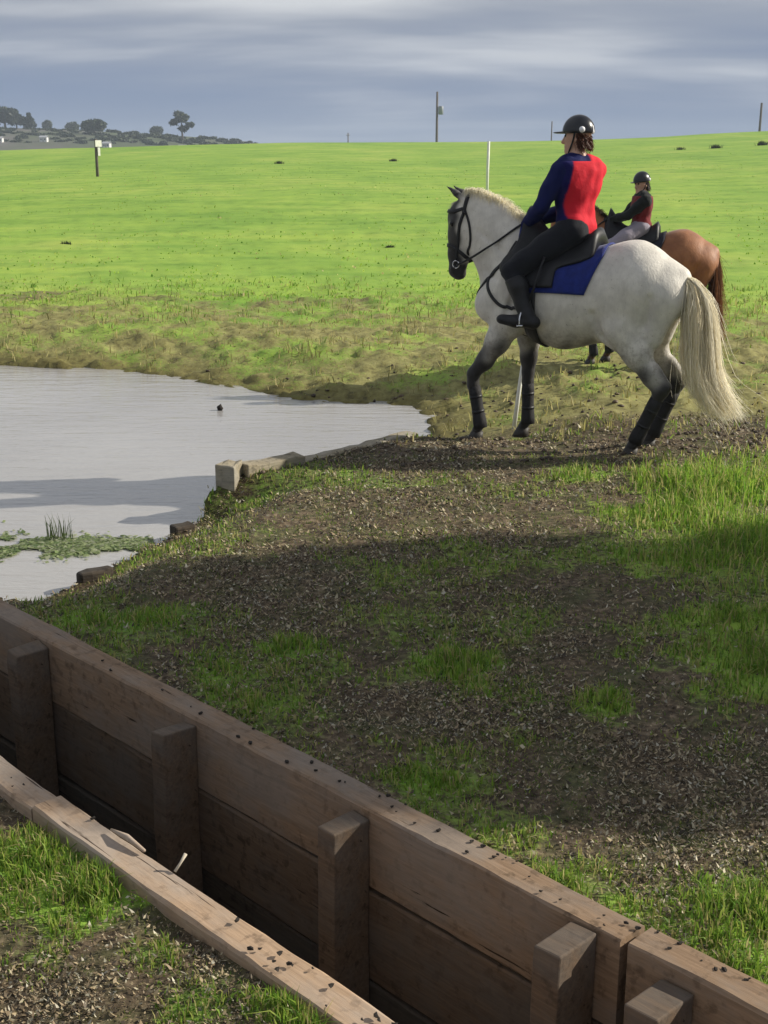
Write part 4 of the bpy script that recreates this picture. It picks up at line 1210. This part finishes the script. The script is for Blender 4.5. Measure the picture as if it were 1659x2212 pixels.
def far_pt(px, D): return np.array(((px-CX)/FPX*D/math.cos(0), D))
def zat(py, D): return H - D*math.tan(PITCH - math.atan((CY-py)/FPX))
def far_tree(name, px, base, top, D, wpx, cols, label, kind='round', group='trees on the far hill'):
    x = (px-CX)/FPX*D*.963; z0 = ground_z(x, D); h = zat(top, D)-z0; w = wpx/FPX*D/2
    if kind == 'gum': bl = [(0, 0, h*.78, w*.62, w*.62, h*.17), (w*.7, 0, h*.55, w*.35, w*.35, h*.09), (-w*.65, 0, h*.62, w*.35, w*.3, h*.10), (w*.15, 0, h*.42, w*.42, w*.4, h*.09), (-.2*w, 0, h*.9, w*.35, w*.35, h*.1)]
    elif kind == 'cone': bl = [(0, 0, h*.3, w*.9, w*.9, h*.25), (0, 0, h*.55, w*.6, w*.6, h*.22), (0, 0, h*.8, w*.3, w*.3, h*.2)]
    else: bl = [(-w*.4, 0, h*.55, w*.6, w*.6, h*.33), (w*.45, 0, h*.58, w*.55, w*.6, h*.36), (0, 0, h*.68, w*.6, w*.6, h*.3)]
    return tree(name, (x, D, z0), h, bl, 1100, w*.19, cols, label, w*.08, group)
FD = 430
far_tree('far_tree', 15, 275, 230, FD, 62, DARK, 'broad dark tree at the far left edge of the hill', 'round')
far_tree('far_tree', 40, 275, 246, FD+4, 40, DARK, 'dark tree between the broad edge tree and the pointed tree', 'round')
far_tree('far_tree', 68, 275, 243, FD+2, 34, DARK, 'pointed dark conifer on the far hill', 'cone')
far_tree('far_tree', 106, 278, 258, FD+60, 22, GUM, 'tiny round tree right of the pointed conifer', 'round')
far_tree('far_tree', 160, 282, 262, FD+80, 30, GUM, 'faint small tree left of the round skyline tree', 'round')
far_tree('far_tree', 205, 290, 256, FD-20, 52, GUM, 'dark round tree on the hill behind the marker post', 'round')
far_tree('far_tree', 340, 292, 272, FD+60, 30, GUM, 'small tree left of the tall gum tree', 'round')
far_tree('far_tree', 395, 296, 240, FD-30, 50, GUM, 'tall open gum tree standing alone on the far hill', 'gum')

# scrub along the foot of the hill: one mass
sb = []
for px in [-40+3.2*q for q in range(186)]:
    D = FD-25+rs.uniform(-30, 30); x = (px-CX)/FPX*D*.963; z0 = ground_z(x, D)
    hgt = .30*(1.3 + 1.6*rs.random())*(1 if px > 200 else .75)
    sb.append((x, D, z0+hgt*.4, rs.uniform(.9, 1.9), 1.2, hgt*.6))
V, Fc, c = leaf_cloud(sb, 16000, .5, GUM+DARK)
tag(mesh_np('scrub', V, Fc, M['leaf'], None, False, c), 'low dark line of scrub along the far hill', 'scrub', kind='stuff')

M['shed_white'] = simple('shed_white', (.70, .70, .68), .7, .08, 2, 0)
M['shed_roof'] = simple('shed_roof', (.42, .43, .45), .5, .1, 2, 0)
M['shed_dark'] = simple('shed_window', (.03, .035, .04), .3, .1, 2, 0)
def shed(px, D, L, W, Hh, label):
    x = (px-CX)/FPX*D*.963; z0 = ground_z(x, D)
    r_ = empty('farm_house', (x, D, z0), rs.uniform(-.2, .2), .50); tag(r_, label, 'house', 'houses on the far hill')
    mb = MB(); mb.box((0, 0, Hh/2-.5), (L, W, Hh+1)); mb.build('wall', M['shed_white'], r_)
    mb = MB(); o = .3
    a = [(-L/2-o, -W/2-o, Hh-.1), (L/2+o, -W/2-o, Hh-.1), (L/2+o, 0, Hh+W*.3), (-L/2-o, 0, Hh+W*.3), (-L/2-o, W/2+o, Hh-.1), (L/2+o, W/2+o, Hh-.1)]
    a += [(p_[0], p_[1], p_[2]+.12) for p_ in a]
    mb.add(a, [(6, 7, 8, 9), (9, 8, 11, 10), (0, 3, 2, 1), (3, 4, 5, 2), (0, 1, 7, 6), (5, 4, 10, 11), (1, 2, 8, 7), (2, 5, 11, 8), (0, 6, 9, 3), (3, 9, 10, 4)])
    mb.build('roof', M['shed_roof'], r_)
    for wx in (-L*.28, L*.25):
        mb = MB(); mb.box((wx, -W/2-.03, Hh*.55), (L*.16, .06, Hh*.35)); mb.build('window', M['shed_dark'], r_)
    mb = MB(); mb.box((0, -W/2-.03, Hh*.37), (L*.1, .05, Hh*.75)); mb.build('door', M['shed_dark'], r_)
shed(3, FD-55, 3.0, 2.5, 2.2, 'white shed at the far left edge below the dark trees')
shed(97, FD-52, 4.2, 3.0, 2.4, 'white farm house right of the pointed conifer')
shed(232, FD-62, 4.0, 3.0, 2.2, 'pale house just right of the marker post top')
shed(395, FD-62, 4.0, 3.0, 2.2, 'white house at the foot of the tall gum tree')
shed(475, FD-62, 3.8, 3.0, 2.0, 'small white house near the right end of the hill')

def utility_pole(px, top, D, arms, label, r0=.14, trafo=False):
    x = (px-CX)/FPX*D*.963; z0 = ground_z(x, D); h = zat(top, D)-z0
    root = empty('utility_pole', (x, D, z0)); tag(root, label, 'pole', 'power poles on the skyline')
    mb = MB(); mb.tube([(0, 0, -.5), (0, 0, h*.5), (0.02, 0, h)], [r0*1.15, r0, r0*.8], 8); mb.build('pole', M['pole_wood'], root, True)
    if arms:
        mb = MB(); mb.box((.0, -.16, h-.55), (.9, .09, .11)); ar = mb.build('crossarm', M['pole_wood'], root)
        for q in (-.4, -.1, .4):
            mb = MB(); mb.tube([(q, -.16, h-.49), (q, -.16, h-.40), (q, -.16, h-.33)], [.05, .06, .03], 8); mb.build('insulator', M['white_paint'], ar, True)
    if trafo:
        mb = MB(); mb.tube([(.62, -.1, h-3.5), (.62, -.1, h-3.42), (.62, -.1, h-2.3), (.62, -.1, h-2.2)], [.3, .40, .40, .3], 12); tr = mb.build('transformer', M['grey_metal'], root, True)
        for bz in (2.5, 3.2):
            mb = MB(); mb.box((.25, -.1, h-bz), (.5, .1, .12)); mb.build('bracket', M['grey_metal'], tr)
utility_pole(943, 198, 215, False, 'tall power pole with grey transformer on the centre skyline', .20, True)
utility_pole(752, 287, 330, True, 'tiny power pole on the skyline left of the transformer pole', .16)
utility_pole(1190, 262, 300, False, 'thin power pole just left of the rider helmet', .17)
utility_pole(1637, 222, 200, False, 'dark power pole at the right edge of the skyline', .20)

# course markers
x, D = (208-CX)/FPX*63*.963, 63
z0 = ground_z(x, D)
mk_ = empty('marker_post', (x, D, z0), R(42)); tag(mk_, 'wooden marker post with white sign at its top in the left field', 'post')
mb = MB(); mb.tube([(0, 0, -.2), (0, 0, .8), (.01, 0, 1.72)], [.075, .07, .065], 8); mb.build('post', M['pole_wood'], mk_, True)
mb = MB(); mb.box((.09, -.085, 1.52), (.34, .025, .30)); mb.build('sign_board', M['white_paint'], mk_, bevel=.01)
mb = MB(); mb.box((.10, -.085, 1.15), (.13, .025, .38)); mb.build('sign_strip', M['white_paint'], mk_, bevel=.01)
x, D = (1054-CX)/FPX*42*.963, 42
z0 = ground_z(x, D)
pk = empty('flag_pole', (x, D, z0)); tag(pk, 'thin pale flag pole standing in the field behind the white horse', 'pole')
mb = MB(); mb.tube([(0, 0, -.2), (.0, 0, .9), (.02, 0, zat(305, D)-z0)], [.045, .045, .042], 8); mb.build('pole', M['white_paint'], pk, True)
mb = MB(); mb.box((.0, -.01, .02), (.25, .25, .05)); mb.build('base', M['pole_wood'], pk)
sx, sy = G(1113, 893, -.02)
stk = empty('leaning_stake', (sx, sy, ground_z(sx, sy))); tag(stk, 'thin pale leaning stake behind the front legs of the white horse', 'stake')
mb = MB(); mb.tube([(-.02, 0, -.12), (.03, .01, .35), (.085, .02, .80)], [.020, .018, .016], 8); mb.build('stake', M['white_paint'], stk, True)
mb = MB(); mb.tube([(.083, .02, .795), (.09, .021, .83)], [.0165, .012], 8); mb.build('cap', M['pole_wood'], stk, True)

# ------------------------------------------------------------------ ground cover
def blades(name, X, Y, ln, wd, col, lean=.45, label=None, z=None, mat='blade', parent=None):
    n_ = len(X); Z = terrain(X, Y)-.006 if z is None else z
    a = RNG.uniform(0, 2*math.pi, n_); b = RNG.uniform(0, 2*math.pi, n_)
    L = np.abs(RNG.normal(0, lean, n_))
    dx, dy = np.cos(a)*L, np.sin(a)*L
    bx, by = np.cos(b)*wd/2, np.sin(b)*wd/2
    base = np.stack([X, Y, Z], -1)
    mid = base+np.stack([dx*ln*.38, dy*ln*.38, ln*.58], -1)
    tip = base+np.stack([dx*ln*1.1, dy*ln*1.1, ln*np.clip(1-.35*L, .25, 1)], -1)
    bb = np.stack([bx, by, 0*bx], -1)
    V = np.stack([base-bb, base+bb, mid+bb*.8, mid-bb*.8, tip], 1).reshape(-1, 3)
    i = np.arange(n_)[:, None]*5
    Fc = np.concatenate([i+[[0, 1, 2]], i+[[0, 2, 3]], i+[[3, 2, 4]]], 1).reshape(-1, 3)
    o = mesh_np(name, V, Fc, M[mat], parent, True, np.repeat(col, 5, axis=0))
    return o
def scatter(n_, r0, r1, a0=-27, a1=27, pw=0.0):
    """random points on the ground in front of the camera, denser close by"""
    u = RNG.random(n_); r = r0*(r1/r0)**u if pw == 0 else r0+(r1-r0)*u**pw
    a = np.radians(RNG.uniform(a0, a1, n_))
    return r*np.sin(a), r*np.cos(a)
def tcoord(X, Y): return X*N_[0]+Y*N_[1]
def off_timber(X, Y, mg=.0):
    t = tcoord(X, Y); s = X*E_[0]+Y*E_[1]
    return ~((t > T_NEAR-.118-mg) & (t < T_FAR+.125+mg) & (s > S0) & (s < S1))
def grass_cols(n_, dry=None):
    g = np.array([(.135, .245, .026), (.175, .285, .034), (.215, .315, .045), (.105, .205, .026), (.27, .33, .065)])
    c = g[RNG.integers(0, len(g), n_)]*RNG.uniform(.75, 1.25, (n_, 1))
    if dry is not None:
        d = np.array([(.36, .33, .12), (.29, .26, .10), (.42, .37, .17)])[RNG.integers(0, 3, n_)]
        k = (RNG.random(n_) < dry)[:, None]
        c = np.where(k, d*RNG.uniform(.7, 1.2, (n_, 1)), c)
    return c
# near banks
X, Y = scatter(420000, 2.1, 11.0)
g = greenness(X, Y); ins, ds, dh = poly_info(X, Y)
keep = (RNG.random(len(X)) < np.clip(g, 0, 1)**1.5*(.35+.9*sstep(.38, .60, fbm(X, Y, 9, 3)))) & ~ins & off_timber(X, Y, .004)
X, Y, g = X[keep], Y[keep], g[keep]
ln = (.015+.060*g)*RNG.uniform(.5, 1.4, len(X))*np.clip(.75+.06*Y, .8, 1.25)
right = sstep(1.2, 2.2, X)*sstep(5.5, 6.5, Y)  # grass is longer here; its brighter tint paints in the sunlight
ln = ln*(1+.85*right)
tag(blades('grass', X, Y, ln, RNG.uniform(.004, .0085, len(X))*np.clip(.6+.09*Y, .7, 1.5), grass_cols(len(X), np.clip(.45-.32*g, .10, .5))*(1.12+.3*right)[:, None], .55),
    'patchy green grass on the near banks of the ditch', 'grass', kind='stuff')
# fine short turf and moss between the litter
X, Y = scatter(170000, 2.1, 10.6)
ins, ds, dh = poly_info(X, Y); kk_ = sstep(.40, .62, fbm(X, Y, 1.9, 4))
keep = (RNG.random(len(X)) < .12+.75*kk_) & ~ins & off_timber(X, Y, .004) & (np.abs(Y-(9.55+.12*X)) > .45*RNG.random(len(X)))
X, Y = X[keep], Y[keep]
tag(blades('grass', X, Y, RNG.uniform(.008, .030, len(X))*np.clip(.6+.06*Y, .7, 1.2), RNG.uniform(.0025, .005, len(X))*np.clip(.6+.09*Y, .7, 1.5), grass_cols(len(X), np.full(len(X), .30))*.85, .8),
    'thin short turf between the litter on the near banks', 'grass', kind='stuff')
# rough tussocks on the far shore and around the horses
X, Y = scatter(150000, 9.6, 24, pw=1.4)
g = greenness(X, Y); ins, ds, dh = poly_info(X, Y)
keep = (RNG.random(len(X)) < np.clip(.06+g, 0, 1)**1.3*(1-.35*(1-sstep(17, 22, Y)))*(1-sstep(17, 23.5, Y)*.97)) & ~ins & (dh > .04) & (ds > .06) & (Y > 9.7)
X, Y, g = X[keep], Y[keep], g[keep]
clump = fbm(X, Y, 3.6, 3)
ln = (.020+.075*np.clip((clump-.44)*5, 0, 1.2))*RNG.uniform(.5, 1.4, len(X))
dryf = np.clip(.92-.9*sstep(15, 24, Y), .06, .92)*sstep(.22, .50, fbm(X, Y, .8, 3)+.12)
cols = grass_cols(len(X), dryf)*1.1
tag(blades('grass', X, Y, ln, RNG.uniform(.009, .018, len(X)), cols, .6), 'rough poached grass of the far shore and field', 'grass', kind='stuff')
X, Y = scatter(11000, 20, 80, -24, 24, pw=1.5)
ln = RNG.uniform(.03, .065, len(X))*sstep(.35, .62, fbm(X, Y, .5, 3)); kp = ln > .02
X, Y, ln = X[kp], Y[kp], ln[kp]
tag(blades('grass', X, Y, ln, RNG.uniform(.02, .05, len(X)), grass_cols(len(X), np.full(len(X), .10))*1.6, .6), 'short bright grass of the rising paddock', 'grass', kind='stuff')

# leaf and bark litter
X, Y = scatter(430000, 2.1, 11.2)
g = greenness(X, Y); ins, ds, dh = poly_info(X, Y)
dens = np.clip(1.0-.75*g, .15, 1)*(.35+.9*sstep(.40, .58, fbm(X, Y, 1.7, 3)))
keep = (RNG.random(len(X)) < dens*.8) & ~ins & off_timber(X, Y, .0) & (dh > .01) & (Y < 10.9)
X, Y = X[keep], Y[keep]; n_ = len(X)
Z = terrain(X, Y)+RNG.uniform(.001, .014, n_)
a = RNG.uniform(0, 2*math.pi, n_); ti = RNG.normal(0, .6, n_); tj = RNG.normal(0, .6, n_)
L = .0028+.0105*RNG.random(n_)**2.2; L = L*np.clip(.55+.09*Y, .75, 1.45); W = L*RNG.uniform(.22, .6, n_)
u = np.stack([np.cos(a), np.sin(a), np.sin(ti)], -1)*L[:, None]; w = np.stack([-np.sin(a), np.cos(a), np.sin(tj)], -1)*W[:, None]
Pc = np.stack([X, Y, Z], -1)
bend = np.stack([0*X, 0*X, L*RNG.uniform(-.1, .6, n_)], -1)
V = np.stack([Pc-u+bend, Pc+w-u*.1, Pc+u+bend, Pc-w+u*.1], 1).reshape(-1, 3)
lc = np.array([(.38, .30, .18), (.25, .185, .11), (.48, .42, .28), (.12, .088, .052), (.045, .034, .022), (.28, .26, .19), (.52, .48, .37)])
cc = .86*lc[RNG.choice(7, n_, p=[.20, .23, .10, .21, .14, .07, .05])]*RNG.uniform(.7, 1.2, (n_, 1))
tag(mesh_np('leaf_litter', V, np.arange(n_*4).reshape(-1, 4), M['litter'], None, False, np.repeat(cc, 4, axis=0)),
    'brown and straw coloured leaf litter over the near banks', 'litter', kind='stuff')
# churned clods along the horse track
X, Y = scatter(3600, 8.6, 15, -17, 24, pw=1.0)
ins, ds, dh = poly_info(X, Y)
wgt = np.where(Y < 10.6, np.exp(-((Y-(9.5+.12*X))/.5)**2), .28*(1-sstep(12.5, 15.5, Y)))
keep = (~ins) & (RNG.random(len(X)) < wgt) & (np.minimum(ds, dh) > .08)
X, Y = X[keep], Y[keep]; n_ = len(X)
ico = bmesh.new(); bmesh.ops.create_icosphere(ico, subdivisions=1, radius=1); iv = np.array([v.co[:] for v in ico.verts]); ifc = np.array([[v.index for v in f.verts] for f in ico.faces]); ico.free()
sz = RNG.uniform(.008, .028, n_)
V = iv[None]*sz[:, None, None]*RNG.uniform(.7, 1.4, (n_, 1, 3))*np.array((1, 1, .6))+RNG.normal(0, .1, (n_, len(iv), 3))*sz[:, None, None]
V = V+np.stack([X, Y, terrain(X, Y)+sz*.15], -1)[:, None, :]
cc = np.array([(.075, .052, .034), (.115, .082, .055), (.05, .035, .024)])[RNG.integers(0, 3, n_)]
tag(mesh_np('soil_clods', V.reshape(-1, 3), (ifc[None]+np.arange(n_)[:, None, None]*len(iv)).reshape(-1, 3), M['litter'], None, False, np.repeat(cc, len(iv), axis=0)),
    'churned brown soil clods around the horses and far shore', 'soil', kind='stuff')

# small dark clods on the ditch timbers, each its own thing
clod_me = bpy.data.meshes.new('dirt_clod')
V = iv*np.array((1, .8, .6))+np.random.default_rng(2).normal(0, .14, iv.shape)
clod_me.from_pydata([tuple(v) for v in V], [], [tuple(map(int, f)) for f in ifc])
M['clod'] = simple('dark_clod', (.022, .017, .013), .9, .3, 30, .3, .01)
clod_me.materials.append(M['clod'])
CLOD_FAR = [(250, 1447), (415, 1532), (430, 1545), (500, 1580), (530, 1590), (610, 1640), (650, 1650), (735, 1690), (765, 1697), (810, 1722), (835, 1718), (850, 1735), (880, 1760), (905, 1755), (870, 1775), (940, 1790), (1000, 1820), (1012, 1832), (1045, 1838), (1060, 1850), (1065, 1862), (1095, 1860), (1120, 1872), (1180, 1920), (1205, 1925), (1265, 1990), (1290, 1965), (1345, 1990), (1350, 2003), (1400, 2010), (1470, 2030), (1475, 2055), (1510, 2070), (1530, 2090), (1560, 2085), (1600, 2115), (1640, 2140), (230, 1430), (330, 1490), (560, 1610), (700, 1668), (1150, 1900)]
CLOD_NEAR = [(8, 1672), (30, 1690), (75, 1705), (210, 1775), (480, 1995), (560, 2030), (590, 2058), (505, 2080), (620, 2100), (650, 2105), (665, 2110), (700, 2140), (725, 2155), (770, 2190), (800, 2200), (830, 2205), (860, 2195), (640, 2085), (575, 2070)]
def put_clod(px, py, tmin, tmax, label, group):
    q = G(px, py, TOP+.004); t = tcoord(q[0], q[1]); s = q[0]*E_[0]+q[1]*E_[1]
    t = min(max(t, tmin), tmax); q = E_*s+N_*t
    o = bpy.data.objects.new('dirt_clod', clod_me); C.objects.link(o)
    k = RNG.uniform(.004, .0115); t = min(max(t+RNG.normal(0, .02), tmin), tmax); q = E_*(s+RNG.normal(0, .03))+N_*t; o.scale = (k, k, k*.8); o.location = (q[0], q[1], TOP+.005)
    o.rotation_euler = (0, 0, RNG.uniform(0, 6.28)); tag(o, label, 'dirt clod', group)
for q in CLOD_FAR: put_clod(*q, T_FAR+.015, T_FAR+.105, 'small dark clod lying on top of the far ditch wall', 'clods on the far ditch wall')
for q in CLOD_NEAR: put_clod(*q, T_NEAR-.095, T_NEAR-.012, 'small dark clod lying on the near timber edging', 'clods on the near edging')

# splinter and twig on the near edging
def stick(name, pts, r_, mat, label, cat='stick'):
    pts = np.array(pts, float); c = pts[0].copy(); e_ = empty(name, c)
    mb = MB(); mb.tube(pts-c, r_, 6); mb.build('stem', mat, e_, True); tag(e_, label, cat)
M['straw'] = simple('straw', (.52, .46, .36), .8, .2, 20, 0)
q0, q1 = G(240, 1793, TOP+.01), G(312, 1838, TOP+.01)
stick('wood_splinter', [(*q0, TOP+.012), (*((q0+q1)/2), TOP+.02), (*q1, TOP+.010)], [.004, .011, .006], M['sleeper_lit'], 'long split splinter lifting from the near timber edging')
q0 = G(378, 1884, TOP); stick('twig', [(*q0, TOP+.002), (q0[0]+.015, q0[1]+.02, TOP+.02), (q0[0]+.03, q0[1]+.03, TOP+.045)], [.005, .004, .006], M['straw'], 'pale stubby twig sticking up from the near timber edging')

# reeds and floating weed in the pond
wx, wy = G(125, 1165, WATER_Z)
rd = empty('reed_tuft', (wx, wy, WATER_Z)); tag(rd, 'small dark reed tuft standing in the shallow pond', 'reeds')
n_ = 46
rb_ = blades('reed_blades', RNG.normal(0, .06, n_), RNG.normal(0, .04, n_), RNG.uniform(.08, .22, n_), np.full(n_, .006), np.array([(.07, .10, .035)])*RNG.uniform(.7, 1.4, (n_, 1)), .2, z=np.full(n_, -.02), parent=rd); rb_['kind'] = 'stuff'
wpts = []
for px in np.linspace(-60, 330, 70):
    wpts.append(px)
n_ = 5200
px = RNG.uniform(-80, 330, n_); py = 1182+RNG.normal(0, 14, n_)*(1-.55*np.clip(px/330, 0, 1))+.03*px*-.3
Wg = np.array([G(a, b, WATER_Z) for a, b in zip(px, py)])
kp = fbm(Wg[:, 0], Wg[:, 1], 4, 3) > .44
Wg = Wg[kp]; n_ = len(Wg)
a = RNG.uniform(0, 6.28, n_); L = RNG.uniform(.010, .030, n_)
Pc = np.stack([Wg[:, 0], Wg[:, 1], np.full(n_, WATER_Z)+RNG.uniform(.003, .012, n_)], -1)
u = np.stack([np.cos(a), np.sin(a), RNG.normal(0, .15, n_)], -1)*L[:, None]; w = np.stack([-np.sin(a), np.cos(a), RNG.normal(0, .15, n_)], -1)*L[:, None]*.6
V = np.stack([Pc-u, Pc+w, Pc+u, Pc-w], 1).reshape(-1, 3)
cc = np.array([(.28, .36, .15), (.36, .42, .21), (.17, .24, .10), (.42, .45, .30)])[RNG.integers(0, 4, n_)]*RNG.uniform(.8, 1.2, (n_, 1))
tag(mesh_np('water_weed', V, np.arange(n_*4).reshape(-1, 4), M['blade'], None, False, np.repeat(cc, 4, axis=0)), 'pale green weed floating on the near end of the pond', 'water weed', kind='stuff')
# half sunk clod in the water
q = G(475, 886, WATER_Z)
o = mesh_np('sunken_clod', iv*np.array((.040, .03, .034))+np.random.default_rng(8).normal(0, .008, iv.shape), ifc, M['clod'], None, True)
o.location = (q[0], q[1], WATER_Z+.02); tag(o, 'dark clod poking out of the pond near its far shore', 'clod')
# dark tussocks dotted over the paddock
for px, py, D, r_, lab in [(602, 345, 75, .20, 'dark tussock in the paddock below the skyline, left of centre'), (850, 346, 78, .20, 'low tussock in the paddock near the skyline below the transformer pole'),
                           (130, 516, 30, .12, 'small dark tussock in the left of the field'), (842, 527, 29, .10, 'small dark tussock left of the white horse head'),
                           (1470, 308, 84, .22, 'dark bush on the right slope left of its neighbour'), (1545, 307, 84, .30, 'wider dark bush on the right slope'),
                           (1645, 303, 86, .34, 'dark bush at the right edge of the slope')]:
    x = (px-CX)/FPX*D*.963; z0 = ground_z(x, D)
    e_ = empty('tussock', (x, D, z0)); tag(e_, lab, 'tussock', 'dark tussocks over the paddock')
    n_ = 160
    blades('blades', RNG.normal(0, r_*.5, n_), RNG.normal(0, r_*.4, n_), RNG.uniform(.5, 1.2, n_)*r_, np.full(n_, r_*.12), np.array([(.045, .065, .022)])*RNG.uniform(.7, 1.3, (n_, 1)), .5, z=np.full(n_, -.03), parent=e_)

# ------------------------------------------------------------------ air: thin haze over the whole paddock
hb = MB(); hb.box((0, 0, 2), (2120, 2120, 44))
hz_m = bpy.data.materials.new('haze_air'); hz_m.use_nodes = True
hn = hz_m.node_tree.nodes; hn.clear()
ho = hn.new('ShaderNodeOutputMaterial'); hv = hn.new('ShaderNodeVolumePrincipled')
hv.inputs['Color'].default_value = (.74, .86, 1.0, 1); hv.inputs['Density'].default_value = .00055
hz_m.node_tree.links.new(hv.outputs[0], ho.inputs['Volume'])
tag(hb.build('haze', hz_m), 'thin pale haze in the air over the paddock', 'haze', kind='stuff')
